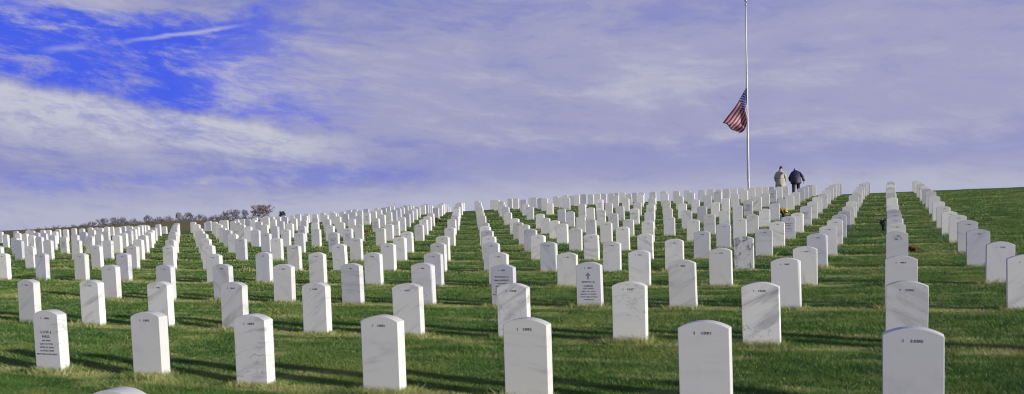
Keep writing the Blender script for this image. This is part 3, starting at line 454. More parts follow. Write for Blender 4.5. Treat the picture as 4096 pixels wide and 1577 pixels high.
# the remaining, smallest ones beyond three hundred
bm = bmesh.new()
for d, (c, r, x, y, z) in rest:
    r_ = random.Random(c*131+r*977); n0 = len(bm.verts)
    bm.from_mesh(ME[0]); bm.verts.ensure_lookup_table()
    M = Matrix.Translation((x, y+STK/2, z-SH)) @ Matrix.Rotation(math.radians(r_.gauss(0, .6)), 4, 'Y') @ Matrix.Rotation(math.radians(r_.gauss(0, 1.)), 4, 'Z')
    for v in bm.verts[n0:]: v.co = M @ v.co
fm = bm_mesh('headstones', bm); fm.materials.clear()
tag(link('headstones', fm, [M_FAR]), 'farthest white headstones crowded together along the crest of the hill', 'headstones', kind='stuff')

# ------------------------------------------------------------------ flagpole and flag
def flagpole():
    x, y = POLE; z = zg(x, y); H = POLE_H
    root = tag(empty('flagpole', (x, y, z)), 'tall tapering aluminium flagpole with ball finial on the hilltop', 'flagpole')
    metal = plain('brushed_aluminium', (.40, .39, .42), .5, .5, .08, 3.)
    zs = [-.3, .0, .02, .3, 2, 4, 6, 8, 10, H-.45, H-.4]
    rad = [.10, .10, .072, .070, .070, .066, .059, .051, .044, .034, .030]
    link('pole', rings_mesh('pole', [[(r*math.cos(a*math.pi/8), r*math.sin(a*math.pi/8), zz) for a in range(16)] for zz, r in zip(zs, rad)]), [metal], root)
    link('base_collar', rings_mesh('base_collar', [[(r*math.cos(a*math.pi/8), r*math.sin(a*math.pi/8), zz) for a in range(16)] for zz, r in ((.0, .2), (.03, .2), (.08, .12), (.11, .088))]), [metal], root)
    tk = link('truck', rings_mesh('truck', [[(r*math.cos(a*math.pi/6), r*math.sin(a*math.pi/6), zz) for a in range(12)] for zz, r in ((H-.42, .05), (H-.40, .062), (H-.28, .062), (H-.26, .03), (H-.17, .02))]), [metal], root)
    bm = bmesh.new(); bmesh.ops.create_uvsphere(bm, u_segments=16, v_segments=10, radius=.085, matrix=Matrix.Translation((0, 0, H-.085)))
    link('ball_finial', bm_mesh('ball_finial', bm, True), [plain('weathered_ball', (.45, .42, .38), .35, .7)], root)
    rope = plain('halyard_rope', (.5, .5, .5), .9)
    link('halyard', join_meshes('halyard', [rings_mesh('h', tube_rings([(-.06, -.07, H-.35), (-.09, -.08, H*.5), (-.085, -.085, 1.2)], [.006]*3, 5)), rings_mesh('h', tube_rings([(.02, -.085, H-.35), (.0, -.10, H*.5), (-.07, -.09, 1.2)], [.006]*3, 5))]), [rope], root)
    cl = rings_mesh('cleat', tube_rings([(0, -.1, 1.08), (0, -.13, 1.14), (0, -.13, 1.26), (0, -.1, 1.32)], [.012]*4, 6)); link('cleat', cl, [metal], root)
    return z
POLE_Z = flagpole()

def mat_flag():
    m, nt, b = new_mat('flag_cloth'); uv = nt.node('ShaderNodeUVMap'); sep = nt.node('ShaderNodeSeparateXYZ'); nt.put(sep.inputs[0], uv.outputs[0])
    u, v = sep.outputs[0], sep.outputs[1]          # u along the fly, v downwards
    st = nt.math('LESS_THAN', nt.math('MODULO', nt.math('MULTIPLY', v, 13.), 2.), 1.)
    c = nt.mix(st, (.66, .62, .68), (.48, .045, .06))
    can = nt.math('MULTIPLY', nt.math('LESS_THAN', u, .4), nt.math('LESS_THAN', v, 7/13.))
    # fifty stars: two interleaved lattices of small dots
    def dots(ox, oy):
        a = nt.math('SUBTRACT', nt.math('FRACT', nt.math('ADD', nt.math('MULTIPLY', u, 6/.4), ox)), .5)
        d = nt.math('SUBTRACT', nt.math('FRACT', nt.math('ADD', nt.math('MULTIPLY', v, 5/(7/13.)), oy)), .5)
        return nt.math('LESS_THAN', nt.math('ADD', nt.math('MULTIPLY', a, a), nt.math('MULTIPLY', d, d)), .035)
    star = nt.math('MAXIMUM', dots(0., 0.), dots(.5, .5))
    blue = nt.mix(star, (.03, .04, .24), (.6, .6, .75))
    nt.put(b.inputs['Base Color'], nt.mix(can, c, blue)); b.inputs['Roughness'].default_value = .8
    tr = nt.node('ShaderNodeBsdfTranslucent'); nt.put(tr.inputs[0], nt.mix(can, c, blue))
    mx = nt.node('ShaderNodeMixShader'); mx.inputs[0].default_value = .45
    nt.l.new(b.outputs[0], mx.inputs[1]); nt.l.new(tr.outputs[0], mx.inputs[2]); nt.l.new(mx.outputs[0], m.node_tree.nodes['Material Output'].inputs[0])
    return m
def flag():
    # outline surveyed against the pole, metres: (sideways from pole, height above its foot)
    A0, C0, D0, B0 = FLAG_PTS
    N, Mv = 34, 26; V, UV = [], []
    s = Vector((CAM_R[0], CAM_R[1], 0)).normalized()   # direction across the sight line
    back = Vector((-s.y, s.x, 0))
    for j in range(Mv+1):
        v = j/Mv
        for i in range(N+1):
            u0 = i/N; u = u0**1.3
            top = Vector(A0).lerp(Vector(C0), u); top.x += .10*math.sin(math.pi*u)*-1*0 ; top.y += -.16*math.sin(math.pi*u)
            bot = Vector(B0).lerp(Vector(D0), u); bot.y += -.22*math.sin(math.pi*u)*1.0
            bot.x += .10*math.sin(math.pi*u)
            q = top.lerp(bot, v)
            if u > .9: q.y += .03*math.sin(v*9)
            depth = .16*math.sin(v*7.5+u*3.)*(u**.6)*(1-.3*v) + .07*math.sin(u*11+v*5) * min(1, u*3) + .28*u*u
            depth -= .25*math.exp(-((u-.22)**2)/.02)*v
            P_ = s*q.x + back*depth; V.append((P_.x, P_.y, q.y)); UV.append((u0, v))
    Fc = [(j*(N+1)+i, j*(N+1)+i+1, (j+1)*(N+1)+i+1, (j+1)*(N+1)+i) for j in range(Mv) for i in range(N)]
    me = mesh_from('flag', V, Fc, True); uvl = me.uv_layers.new(name='UVMap')
    for lp in me.loops: uvl.data[lp.index].uv = UV[lp.vertex_index]
    o = link('flag', me, [mat_flag()], loc=(POLE[0], POLE[1], POLE_Z))
    md = o.modifiers.new('thickness', 'SOLIDIFY'); md.thickness = .004
    tag(o, 'red, white and blue striped flag hanging limp at half mast', 'flag')
flag()

# ------------------------------------------------------------------ people
SKIN = plain('skin', (.42, .24, .17), .55, 0, .08, 30)
def skin_body(name, J, E, scale=1.):
    """one continuous body grown round a joint skeleton: J name -> (pos, radius)"""
    names = list(J); me = bpy.data.meshes.new(name)
    me.from_pydata([J[n][0] for n in names], [(names.index(a), names.index(b)) for a, b in E], [])
    o = bpy.data.objects.new(name, me); COL.objects.link(o)
    md = o.modifiers.new('skin', 'SKIN'); 
    for i, n in enumerate(names):
        r = J[n][1]; me.skin_vertices[0].data[i].radius = r if isinstance(r, tuple) else (r, r)
        me.skin_vertices[0].data[i].use_root = (n == 'pelvis')
    sb = o.modifiers.new('sub', 'SUBSURF'); sb.levels = 1; sb.render_levels = 1
    bpy.context.view_layer.update()
    nm = bpy.data.meshes.new_from_object(o.evaluated_get(bpy.context.evaluated_depsgraph_get())); nm.name = name
    bpy.data.objects.remove(o); nm.polygons.foreach_set('use_smooth', [True]*len(nm.polygons))
    return nm
def person(root, P, coat_rings, coat_mat, trouser_mat, hair_mat, hair_kind):
    """P: joints in metres, the person faces +Y"""
    J = dict(pelvis=(P['pelvis'], (.15, .11)), waist=(P['waist'], (.14, .10)), chest=(P['chest'], (.165, .115)), neck=(P['neck'], .06),
             head=(P['head'], (.072, .088)), crown=(P['crown'], (.062, .075)))
    E = [('pelvis', 'waist'), ('waist', 'chest'), ('chest', 'neck'), ('neck', 'head'), ('head', 'crown')]
    for sd in ('l', 'r'):
        J.update({sd+'sh': (P[sd+'sh'], .062), sd+'el': (P[sd+'el'], .045), sd+'wr': (P[sd+'wr'], .03), sd+'pm': (P[sd+'pm'], (.038, .022)),
                  sd+'hip': (P[sd+'hip'], .088), sd+'kn': (P[sd+'kn'], .058), sd+'an': (P[sd+'an'], .040), sd+'toe': (P[sd+'toe'], .035)})
        E += [('chest', sd+'sh'), (sd+'sh', sd+'el'), (sd+'el', sd+'wr'), (sd+'wr', sd+'pm'), ('pelvis', sd+'hip'), (sd+'hip', sd+'kn'), (sd+'kn', sd+'an'), (sd+'an', sd+'toe')]
        wr, pm = Vector(P[sd+'wr']), Vector(P[sd+'pm']); d = (pm-wr).normalized(); side = d.cross(Vector((1, 0, 0))).normalized()
        inw = Vector((1 if sd == 'l' else -1, 0, 0))
        for k in range(4):
            b0 = pm + d*.02 + side*(.027-.018*k); L = (.060, .070, .066, .052)[k]
            J['%sf%d' % (sd, k)] = (tuple(b0 + d*L*.55 + inw*.008), .0095); J['%sg%d' % (sd, k)] = (tuple(b0 + d*L + inw*.028), .0075)
            E += [(sd+'pm', '%sf%d' % (sd, k)), ('%sf%d' % (sd, k), '%sg%d' % (sd, k))]
        J[sd+'t0'] = (tuple(wr.lerp(pm, .6) + side*.040 + inw*.01), .0105); J[sd+'t1'] = (tuple(pm + side*.048 + d*.015 + inw*.02), .0085)
        E += [(sd+'wr', sd+'t0'), (sd+'t0', sd+'t1')]
    link('body', skin_body('body', J, E), [SKIN], root)
    # nose and ears belong to the face, brow side is turned away from the viewer
    h = Vector(P['head']); 
    for sx in (-1, 1):
        link('ear', rings_mesh('ear', tube_rings([h+Vector((sx*.076, -.005, -.02)), h+Vector((sx*.088, -.015, .01)), h+Vector((sx*.078, -.01, .035))], [.008, .013, .007], 6)), [SKIN], root)
    link('nose', rings_mesh('nose', tube_rings([h+Vector((0, .085, .03)), h+Vector((0, .11, -.005)), h+Vector((0, .09, -.02))], [.007, .013, .008], 6)), [SKIN], root)
    # hair: a cap over the back and top of the skull
    bm = bmesh.new(); bmesh.ops.create_uvsphere(bm, u_segments=18, v_segments=12, radius=1.)
    cr = Vector(P['crown']); hc = h.lerp(cr, .45)
    for v in bm.verts:
        n = v.co.copy(); k = 1 + .05*math.sin(9*n.x+4*n.z)*math.cos(7*n.y)
        v.co = hc + Vector((n.x*.090*k, n.y*.104*k - .008, n.z*.115*k))
    lim = -.055 if hair_kind == 'full' else -.035
    kill = [v for v in bm.verts if (v.co-hc).z < lim or ((v.co-hc).y > .055 and (v.co-hc).z < .055)]
    bmesh.ops.delete(bm, geom=kill, context='VERTS')
    link('hair', bm_mesh('hair', bm, True), [hair_mat], root)
    # trousers
    legs = []
    for sd in ('l', 'r'):
        hp, kn, an = Vector(P[sd+'hip']), Vector(P[sd+'kn']), Vector(P[sd+'an'])
        legs.append(rings_mesh('t', tube_rings([hp+Vector((0, 0, .14)), hp, hp.lerp(kn, .5), kn, kn.lerp(an, .5), an+Vector((0, -.01, .0)), an+Vector((0, 0, -.03))], [.115, .128, .112, .094, .088, .086, .084], 12)))
        sh = rings_mesh('shoe', tube_rings([an+Vector((0, -.05, -.045)), an+Vector((0, .02, -.04)), Vector(P[sd+'toe'])+Vector((0, .02, -.005)), Vector(P[sd+'toe'])+Vector((0, .07, -.01))], [(.04, .04), (.05, .05), (.046, .034), (.02, .02)], 10))
        link('shoe', sh, [plain('black_leather', (.02, .02, .022), .4)], root)
    link('trousers', join_meshes('trousers', legs), [trouser_mat], root)
    # coat: torso loft with folds, sleeves
    rings = []
    for (x, y, z, rx, ry, fold) in coat_rings:
        ring = []
        for k in range(28):
            a = 2*math.pi*k/28; w_ = 1 + fold*math.sin(5*a+z*3) + fold*.6*math.sin(9*a-z*5)
            ring.append((x + rx*w_*math.cos(a), y + ry*w_*math.sin(a), z))
        rings.append(ring)
    parts = [rings_mesh('c', rings)]
    for sd in ('l', 'r'):
        a, e, w = Vector(P[sd+'sh']), Vector(P[sd+'el']), Vector(P[sd+'wr']); ch = Vector(P['chest'])
        parts.append(rings_mesh('c', tube_rings([a.lerp(ch, .5)+Vector((0, 0, .01)), a+Vector((0, 0, .0)), a.lerp(e, .5), e, e.lerp(w, .5), w], [.075, .088, .084, .076, .070, .066], 12)))
    link('coat', join_meshes('coat', parts), [coat_mat], root)
    nk = Vector(P['neck'])
    link('collar', rings_mesh('collar', [[(nk.x + r*math.cos(a*math.pi/8), nk.y + r*1.05*math.sin(a*math.pi/8), nk.z+dz) for a in range(16)] for dz, r in ((-.06, .115), (.0, .095), (.035, .086), (.03, .078), (-.05, .08))], cap=False), [coat_mat], root)
def people():
    tan = plain('tan_coat_cloth', (.40, .385, .315), .85, 0, .16, 5.); navy = plain('navy_coat_cloth', (.020, .022, .050), .55, 0, .3, 6.)
    dark = plain('dark_trouser_cloth', (.02, .02, .032), .8, 0, .2, 9.); brown = plain('dark_brown_hair', (.035, .020, .014), .7, 0, .2, 60); grey = plain('grey_hair', (.34, .33, .33), .7, 0, .2, 60)
    # long tan coat, arms at the sides with forearms brought slightly in
    P = dict(pelvis=(0, 0, .95), waist=(0, .01, 1.12), chest=(0, .02, 1.36), neck=(.01, .04, 1.52), head=(.035, .07, 1.625), crown=(.045, .075, 1.70),
             lsh=(-.185, .02, 1.365), lel=(-.285, -.02, 1.12), lwr=(-.25, .12, .91), lpm=(-.24, .16, .84), rsh=(.19, .02, 1.365), rel=(.295, -.03, 1.12), rwr=(.275, .10, .91), rpm=(.268, .14, .84),
             lhip=(-.10, 0, .90), lkn=(-.11, .10, .50), lan=(-.11, .02, .09), ltoe=(-.12, .15, .045), rhip=(.10, 0, .90), rkn=(.11, .02, .50), ran=(.11, -.12, .10), rtoe=(.12, .01, .045))
    x, y = MAN_L; r1 = tag(empty('person', (x, y, zg(x, y)), MAN_L_RZ), 'person in a long tan overcoat walking away over the crest, dark hair', 'person')
    person(r1, P, [(0, -.02, .42, .29, .20, .07), (0, -.01, .60, .285, .20, .06), (0, 0, .85, .262, .185, .04), (0, .01, 1.05, .245, .172, .03), (0, .02, 1.25, .25, .17, .02), (0, .02, 1.36, .235, .155, .01), (0, .03, 1.43, .19, .125, 0), (0, .035, 1.475, .135, .105, 0), (0.005, .04, 1.515, .09, .085, 0)], tan, dark, brown, 'full')
    link('coat_belt', rings_mesh('coat_belt', [[(.256*math.cos(a*math.pi/12), .02*0 + .01 + .182*math.sin(a*math.pi/12), z_) for a in range(24)] for z_ in (1.04, 1.085)]), [tan], r1)
    # short dark coat, bent forward in mid stride, right arm swung out
    P = dict(pelvis=(0, -.02, .92), waist=(-.01, .04, 1.08), chest=(-.02, .13, 1.30), neck=(-.02, .22, 1.45), head=(-.03, .33, 1.475), crown=(-.03, .39, 1.525),
             lsh=(-.20, .13, 1.29), lel=(-.345, .05, 1.04), lwr=(-.30, .20, .88), lpm=(-.28, .25, .83), rsh=(.19, .13, 1.31), rel=(.36, .03, 1.09), rwr=(.43, .08, .84), rpm=(.435, .10, .77),
             lhip=(-.11, -.02, .87), lkn=(-.12, -.02, .47), lan=(-.13, -.10, .09), ltoe=(-.14, .03, .045), rhip=(.11, 0, .87), rkn=(.13, .26, .55), ran=(.14, .20, .20), rtoe=(.15, .33, .16))
    x, y = MAN_R; r2 = tag(empty('person', (x, y, zg(x, y)), MAN_R_RZ), 'person in a short dark navy coat stooping mid stride, grey head bowed', 'person')
    person(r2, P, [(.0, -.05, .70, .285, .185, .06), (0, -.03, .82, .28, .185, .05), (-.01, .01, .98, .265, .18, .04), (-.015, .06, 1.13, .26, .175, .03), (-.02, .12, 1.28, .262, .165, .02), (-.02, .16, 1.37, .235, .145, .01), (-.02, .19, 1.42, .17, .11, 0), (-.02, .21, 1.455, .09, .08, 0)], navy, dark, grey, 'short')
people()

# ------------------------------------------------------------------ flowers on the graves
def petals_mesh(name, centre, spread, n, size, seed):
    r_ = random.Random(seed); V, Fc = [], []
    for i in range(n):
        d = Vector((r_.gauss(0, 1), r_.gauss(0, 1), abs(r_.gauss(0, 1)))).normalized()
        c = Vector(centre) + Vector((d.x*spread[0], d.y*spread[0], d.z*spread[1]))*r_.uniform(.55, 1)
        a = d.orthogonal().normalized(); b = d.cross(a); o = len(V); V.append(c + d*size*.15)
        for k in range(6):
            t = math.pi*2*k/6+i; V.append(c + (a*math.cos(t)+b*math.sin(t))*size*r_.uniform(.7, 1) + d*size*.5)
        for k in range(6): Fc.append((o, o+1+k, o+1+(k+1) % 6))
    return mesh_from(name, V, Fc)
M_GREEN = plain('flower_leaves', (.03, .07, .02), .7)
def bouquet(x, y, label, cols, h=.3, spread=.11, vase=(.02, .02, .03), seed=1, cat='flowers', lean=0.):
    root = tag(empty('flower_bouquet', (x, y, zg(x, y)), 0), label, cat, 'flowers left beside headstones'); root.rotation_euler = (0, lean, 0)
    if vase:
        zs = ((0, .03), (.02, .042), (.10, .055), (h*.48, .062), (h*.5, .066), (h*.5, .05), (.06, .04))
        link('vase', rings_mesh('vase', [[(r*math.cos(a*math.pi/7), r*math.sin(a*math.pi/7), z_) for a in range(14)] for z_, r in zs]), [plain('vase_plastic', vase, .4)], root)
    z0 = h*.5 if vase else .03
    link('leaves', petals_mesh('leaves', (0, 0, z0), (spread*.9, h*.35), 34, .045, seed+9), [M_GREEN], root)
    for k, c in enumerate(cols):
        ang = 2.1*k+.4; off = spread*.55 if len(cols) > 1 else 0
        link('blooms', petals_mesh('blooms', (off*math.cos(ang), -off*abs(math.sin(ang))*.4, z0+h*.12), (spread*.62, h*.40), 26, .030, seed+k), [plain('petals', c, .7, 0, .2, 40)], root)
for args in FLOWERS: bouquet(args[0], args[1], args[2], **args[3])

# ------------------------------------------------------------------ trees beyond the field
def branch_tree(seed, height, spread, levels=5, trunk_r=.16, twig=.02, droop=0., fork=3):
    r_ = random.Random(seed); tv, tf, cv, cf = [], [], [], []
    def stick(a, b, ra, rb, V, Fc, n):
        d = (b-a).normalized(); u = d.orthogonal().normalized(); w = d.cross(u); o = len(V)
        for p, r in ((a, ra), (b, rb)):
            for k in range(n): V.append(p + (u*math.cos(2*math.pi*k/n)+w*math.sin(2*math.pi*k/n))*r)
        for k in range(n): Fc.append((o+k, o+(k+1) % n, o+n+(k+1) % n, o+n+k))
    tips = []
    def grow(p, d, L, r, lv):
        seg = 3 if lv > 1 else 2
        for s_ in range(seg):
            q = p + d*(L/seg); rr = max(twig, r*(1-.22))
            if lv >= levels-1: stick(p, q, r, rr, tv, tf, 7)
            else: stick(p, q, max(r, twig), rr, cv, cf, 3)
            p, r = q, rr
            d = (d + Vector((r_.gauss(0, .16), r_.gauss(0, .16), r_.gauss(.03, .10)-droop))).normalized()
            if lv <= 1:
                e = (d + Vector((r_.gauss(0, .7), r_.gauss(0, .7), r_.gauss(.1, .5)))).normalized()
                stick(p, p+e*L*.6, twig, twig*.5, cv, cf, 3); tips.append(p+e*L*.6)
            if lv >= levels-1 and s_ > 0 and lv > 1:
                e = (d + Vector((r_.gauss(0, .9), r_.gauss(0, .9), .2))).normalized(); grow(p, e, L*.55, r*.5, lv-2)
        if lv == 0: tips.append(p); return
        for k in range(fork if lv > 1 else fork+1):
            a = 2*math.pi*(k+r_.random())/fork; e = (d + Vector((math.cos(a)*spread, math.sin(a)*spread, r_.uniform(-.1, .35)))).normalized()
            grow(p, e, L*r_.uniform(.62, .86), r*.62, lv-1)
    grow(Vector((0, 0, -.5)), Vector((0, 0, 1)), height*.30, trunk_r, levels)
    zmax = max(v.z for v in cv); k = height/zmax
    for L_ in (tv, cv, tips):
        for v in L_: v.z *= k
    return tv, tf, cv, cf, tips
M_BARK = plain('grey_bark', (.11, .10, .11), .9, 0, .25, 3.); M_TWIG = plain('winter_twigs', (.125, .122, .135), .9, 0, .25, 1.)
M_RUSS = plain('russet_oak_leaves', (.13, .075, .06), .8, 0, .3, 1.2); M_EVER = plain('evergreen_needles', (.02, .04, .028), .8, 0, .35, 2.)
def clumps(tips, size, n, seed):
    r_ = random.Random(seed); V, Fc = [], []
    for t in tips:
        for _ in range(n):
            c = t + Vector((r_.gauss(0, size*1.6), r_.gauss(0, size*1.6), r_.gauss(0, size*1.2))); a = Vector((r_.gauss(0, 1), r_.gauss(0, 1), r_.gauss(0, 1))).normalized(); b = a.orthogonal().normalized()
            s_ = size*r_.uniform(.5, 1.1); o = len(V); V += [c+a*s_, c+b*s_, c-a*s_*.8, c-b*s_*.7]; Fc.append((o, o+1, o+2, o+3))
    return V, Fc
def proto_tree(kind, seed):
    root = empty('bare_tree' if kind == 'bare' else 'bare_shrub', (0, 0, -50))
    if kind == 'bare':
        tv, tf, cv, cf, tips = branch_tree(seed, 10., .70, 5, .19, .040)
        link('trunk', mesh_from('trunk', tv, tf, True), [M_BARK], root); link('crown', mesh_from('crown', cv, cf), [M_TWIG], root)
    elif kind == 'shrub':
        tv, tf, cv, cf, tips = branch_tree(seed, 10., 1.1, 5, .14, .040, fork=3)
        link('trunk', mesh_from('trunk', tv, tf, True), [M_BARK], root); link('crown', mesh_from('crown', cv, cf), [M_TWIG], root)
    wd = max(v.x for v in cv)-min(v.x for v in cv); PW[root.name] = wd
    return root
PW = {}
P_BARE = [proto_tree('bare', s_) for s_ in (3, 8, 21)]; P_SHRUB = [proto_tree('shrub', s_) for s_ in (4, 15)]
used = set()
def place_tree(protos, i, x, y, h, w, label, group, name='bare_tree'):
    p = protos[i % len(protos)]; kids = [o for o in COL.objects if o.parent == p]
    if p.name not in used: used.add(p.name); o = p
    else:
        o = p.copy(); COL.objects.link(o)
        for c in kids: k = c.copy(); COL.objects.link(k); k.parent = o
    o.location = (x, y, zg(x, y)); kx = w*1.25/PW[p.name]
    o.scale = (kx, kx, h/10.); o.rotation_euler = (0, 0, (i*2.4) % 6.28)
    tag(o, label, 'tree', group)
for i, (kind, x, y, h, w, label) in enumerate(TREES):
    if kind == 'bare': place_tree(P_BARE, i, x, y, h, w, label, 'bare winter trees beyond the brown field')
    elif kind == 'shrub': place_tree(P_SHRUB, i, x, y, h, w, label, 'bare winter trees beyond the brown field', 'bare_shrub')
    elif kind == 'oak':
        root = tag(empty('oak_tree', (x, y, zg(x, y))), label, 'tree')
        tv, tf, cv, cf, tips = branch_tree(77, h, .95, 5, .30, .03); k = w/(max(v.x for v in cv)-min(v.x for v in cv))
        for L_ in (tv, cv, tips):
            for v in L_: v.x *= k; v.y *= k
        link('trunk', mesh_from('trunk', tv, tf, True), [M_BARK], root); cr = link('crown', mesh_from('crown', cv, cf), [M_TWIG], root)
        V, Fc = clumps([t for q_, t in enumerate(tips) if q_ % 2], .14, 3, 5); link('leaves', mesh_from('leaves', V, Fc), [M_RUSS], cr)
    else:
        root = tag(empty('evergreen_tree', (x, y, zg(x, y))), label, 'tree')
        link('trunk', rings_mesh('trunk', tube_rings([(0, 0, -.5), (.05, 0, h*.5), (0, 0, h*.9)], [.16, .1, .03], 7)), [M_BARK], root)
        r_ = random.Random(4); tips = []
        for q_ in range(260):
            t = r_.random()**.8; rr = w*.5*(1-t)**.55*r_.uniform(.35, 1.08); a = r_.random()*6.28; tips.append(Vector((rr*math.cos(a), rr*math.sin(a), h*(.12+.86*t))))
        V, Fc = clumps(tips, .22, 9, 6); link('crown', mesh_from('crown', V, Fc), [M_EVER], root)
for p in P_BARE + P_SHRUB:
    if p.name not in used and p.location.z < -40:
        for c in [o for o in COL.objects if o.parent == p]: bpy.data.objects.remove(c)
        bpy.data.objects.remove(p)

# ------------------------------------------------------------------ sky and sun
SUN_EL, SUN_DIR = math.radians(10.5), Vector((-.970, .243, 0)).normalized()     # ground direction in which light travels
def sky():
    w = bpy.data.worlds.new('World'); S.world = w; w.use_nodes = True; nt = NT(w.node_tree)
    for n in list(w.node_tree.nodes): w.node_tree.nodes.remove(n)
    tc = nt.node('ShaderNodeTexCoord'); sep = nt.node('ShaderNodeSeparateXYZ'); nt.put(sep.inputs[0], tc.outputs['Generated'])
    x, y, z = sep.outputs
    el = nt.math('MULTIPLY', nt.math('ARCSINE', z), 57.2958)
    az = nt.math('MULTIPLY', nt.math('ARCTAN2', x, y), 57.2958)
    sk = nt.node('ShaderNodeTexSky', sky_type='NISHITA', sun_disc=False)
    sk.sun_elevation = SUN_EL; sk.sun_rotation = math.atan2(-SUN_DIR.x, -SUN_DIR.y); sk.altitude = 200
    up = nt.combine(x, y, nt.math('MAXIMUM', nt.math('ADD', z, .10), .03)); nt.put(sk.inputs[0], nt.vmath('NORMALIZE', up))
    # clear blue, deepened, the camera's strongly saturated rendition
    blue = nt.mix(.86, sk.outputs[0], BLUE_C)
    # cloud texture on the dome: stretched along the horizon, slightly tilted streaks
    azt = nt.math('MULTIPLY_ADD', el, .35, az)
    elt = nt.math('MULTIPLY_ADD', az, .05, el)
    pc = nt.combine(nt.math('MULTIPLY', azt, .048), nt.math('MULTIPLY', elt, .18), 3.7)
    wv = nt.noise(pc, 1.2, 3., .5, out=1); pw = nt.vmath('ADD', pc, nt.vmath('MULTIPLY', nt.vmath('SUBTRACT', wv, (.5, .5, .5)), (.6, .6, 0.)))
    n_big = nt.noise(pw, .9, 6., .6, .1); n_mid = nt.noise(pw, 2.6, 7., .66, .15)
    pf = nt.combine(nt.math('MULTIPLY', azt, .26), nt.math('MULTIPLY', nt.math('MULTIPLY_ADD', az, .12, el), .66), 9.1)
    n_fine = nt.noise(nt.vmath('ADD', pf, nt.vmath('MULTIPLY', wv, (.8, .8, 0))), 1.3, 8., .7, .2)
    t = nt.math('ADD', nt.math('MULTIPLY', n_big, .52), nt.math('ADD', nt.math('MULTIPLY', n_mid, .33), nt.math('MULTIPLY', n_fine, .15)))
    cl = nt.mix(nt.sstep(t, .41, .51), CL_DARK, CL_MID); cl = nt.mix(nt.sstep(t, .50, .66), cl, CL_LIGHT)
    # paler lavender toward the sun side, greyer and lighter near the horizon
    cl = nt.mix(nt.sstep(az, -40., 30., 0., .35), cl, CL_WARM)
    cl = nt.mix(nt.math('MULTIPLY', nt.sstep(el, 3.8, -.5, 0., .55), nt.sstep(n_mid, .36, .58)), cl, CL_HAZE)
    b2 = nt.sstep(nt.math('ABSOLUTE', nt.math('SUBTRACT', nt.math('MULTIPLY_ADD', nt.math('SUBTRACT', n_mid, .5), 5., el), 3.2)), .2, 1.6, 1., 0.)
    cl = nt.mix(nt.math('MULTIPLY', nt.math('MULTIPLY', b2, nt.sstep(az, -42., -28.)), .5), cl, CL_DARK)
    cl = nt.mix(nt.math('MULTIPLY', nt.sstep(el, 2.4, .6), nt.sstep(n_fine, .3, .55, .35, .8)), cl, CL_HAZE)
    # cloud bank with a sharp upper rim running down to the right
    rim = nt.math('MULTIPLY_ADD', nt.math('ADD', az, 54.), -.165, 8.55)
    rim = nt.math('ADD', rim, nt.math('MULTIPLY', nt.math('SUBTRACT', nt.noise(nt.combine(nt.math('MULTIPLY', az, .16), 0., 1.3), 1.6, 6., .6), .5), 1.5))
    rim = nt.math('ADD', rim, nt.math('MULTIPLY', nt.math('SUBTRACT', nt.noise(nt.combine(nt.math('MULTIPLY', az, .4), nt.math('MULTIPLY', el, .8), 5.), 1.5, 6., .65), .5), .9))
    below = nt.math('SUBTRACT', rim, el)                      # degrees below the rim
    lefty = nt.sstep(nt.math('MULTIPLY_ADD', n_mid, 6., az), -28., -37., 0., 1.)
    lit = nt.math('MULTIPLY', nt.math('MULTIPLY', nt.sstep(below, -.2, .55), nt.sstep(nt.math('MULTIPLY_ADD', nt.math('SUBTRACT', n_mid, .5), -7., below), .8, 4.6, 1., 0.)), lefty)
    cl = nt.mix(nt.math('MULTIPLY', lit, nt.sstep(n_fine, .34, .58, .30, .92)), cl, CL_RIM)
    # clear gap above the bank, wisps drifting through it
    gap = nt.math('MULTIPLY', nt.sstep(below, .25, -.55), nt.sstep(nt.math('MULTIPLY_ADD', n_mid, 16., nt.math('MULTIPLY_ADD', el, .35, az)), -20., -35., 0., 1.))
    gap = nt.math('MULTIPLY', gap, nt.sstep(nt.math('MULTIPLY_ADD', nt.math('SUBTRACT', n_mid, .5), 9., nt.math('MULTIPLY_ADD', nt.math('ADD', az, 54.), .03, el)), 14.2, 11.6, 0., 1.))
    wisp = nt.sstep(nt.math('ADD', nt.math('MULTIPLY', n_fine, .6), nt.math('MULTIPLY', n_mid, .4)), .455, .64, 0., .80)
    gap = nt.math('MULTIPLY', gap, nt.math('SUBTRACT', 1., wisp))
    # a second, fainter clear strip low over the horizon
    g2 = nt.math('MULTIPLY', nt.math('MULTIPLY', nt.sstep(nt.math('ABSOLUTE', nt.math('SUBTRACT', nt.math('MULTIPLY_ADD', nt.math('SUBTRACT', n_mid, .5), 2.4, el), 2.6)), .15, .85, 1., 0.), nt.sstep(az, -24., -33.)), nt.sstep(n_fine, .64, .42))
    gap = nt.math('MAXIMUM', gap, nt.math('MULTIPLY', g2, .24))
    gap = nt.math('MAXIMUM', gap, nt.math('MULTIPLY', nt.sstep(t, .445, .36), .16))
    # condensation trails
    def trail(a0, e0, a1, e1, wd, k):
        sl = (e1-e0)/(a1-a0); dd = nt.math('SUBTRACT', el, nt.math('MULTIPLY_ADD', nt.math('SUBTRACT', az, a0), sl, e0))
        dd = nt.math('MULTIPLY_ADD', nt.math('SUBTRACT', n_fine, .5), wd*2.2, dd)
        along = nt.math('MULTIPLY', nt.sstep(az, a0, a0+(a1-a0)*.5), nt.sstep(az, a1, a1-(a1-a0)*.3))
        return nt.math('MULTIPLY', nt.math('MULTIPLY', nt.sstep(nt.math('ABSOLUTE', dd), 0., wd, 1., 0.), along), k)
    tr = nt.math('MAXIMUM', trail(-49.6, 10.6, -39.8, 12.4, .20, .55), trail(-52.6, 10.15, -49.6, 10.6, .32, .32))
    c = nt.mix(gap, cl, blue); c = nt.mix(tr, c, CL_RIM)
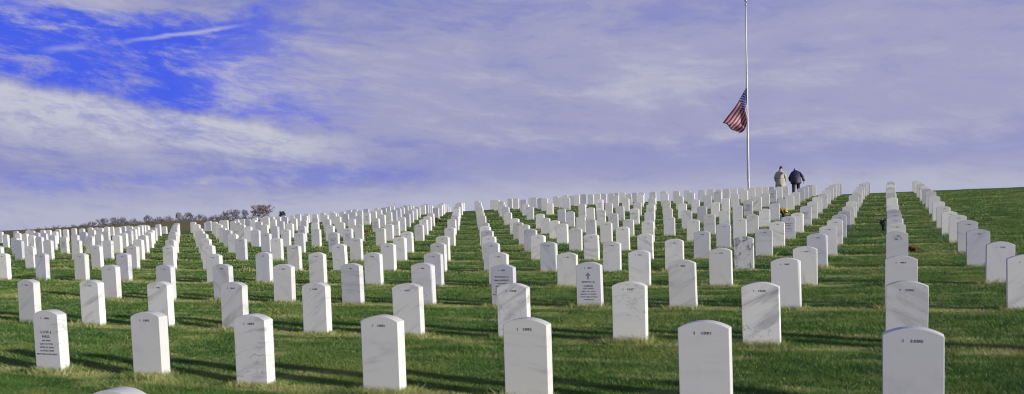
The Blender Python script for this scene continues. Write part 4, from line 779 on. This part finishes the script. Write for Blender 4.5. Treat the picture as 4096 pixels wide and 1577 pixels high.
    # the unseen rest of the dome: same cloud, no ground colour
    # overhead, out of frame, a darker blue is added to weaken ambient fill
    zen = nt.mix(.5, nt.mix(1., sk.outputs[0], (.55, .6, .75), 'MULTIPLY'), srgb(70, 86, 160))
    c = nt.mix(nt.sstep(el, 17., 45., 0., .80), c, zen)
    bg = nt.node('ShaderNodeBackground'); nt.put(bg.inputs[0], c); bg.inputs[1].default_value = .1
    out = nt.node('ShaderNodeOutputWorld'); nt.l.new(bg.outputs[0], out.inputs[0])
K10 = 10.
def srgb(r, g, b, k=K10):
    f = lambda v: (v/255/12.92 if v/255 <= .04045 else ((v/255+.055)/1.055)**2.4)*k
    return (f(r), f(g), f(b))
BLUE_C = srgb(58, 84, 238)
CL_DARK, CL_MID, CL_LIGHT, CL_WARM, CL_HAZE, CL_RIM = srgb(136, 142, 196), srgb(158, 160, 196), srgb(188, 188, 207), srgb(170, 168, 195), srgb(181, 184, 204), srgb(198, 199, 212)
sky()
sun = bpy.data.lights.new('sun', 'SUN'); sun.energy = 5.0; sun.angle = math.radians(1.4); sun.color = (1., .955, .86)
so = bpy.data.objects.new('sun', sun); COL.objects.link(so)
ld = Vector((SUN_DIR.x*math.cos(SUN_EL), SUN_DIR.y*math.cos(SUN_EL), -math.sin(SUN_EL)))
so.rotation_euler = ld.to_track_quat('-Z', 'Y').to_euler(); so.location = (30, -8, 12)

# ------------------------------------------------------------------ camera
cam = bpy.data.cameras.new('camera'); co = bpy.data.objects.new('camera', cam); COL.objects.link(co)
cam.sensor_width = 36.; cam.sensor_fit = 'HORIZONTAL'; cam.lens = CAM_FOCAL*36/4096; cam.shift_y = CAM_SHIFT
cam.clip_start = .05; cam.clip_end = 12000
R_, U_, F_ = Vector(CAM_R), Vector(CAM_U), Vector(CAM_F)
Mx = Matrix((( R_.x, U_.x, -F_.x, CAM[0]), (R_.y, U_.y, -F_.y, CAM[1]), (R_.z, U_.z, -F_.z, CAM[2]), (0, 0, 0, 1)))
co.matrix_world = Mx
S.camera = co
S.view_settings.view_transform = 'Standard'; S.view_settings.look = 'None'; S.view_settings.exposure = 0.; S.view_settings.gamma = 1.
S.cycles.filter_width = 1.1; S.cycles.max_bounces = 6; S.cycles.transparent_max_bounces = 4
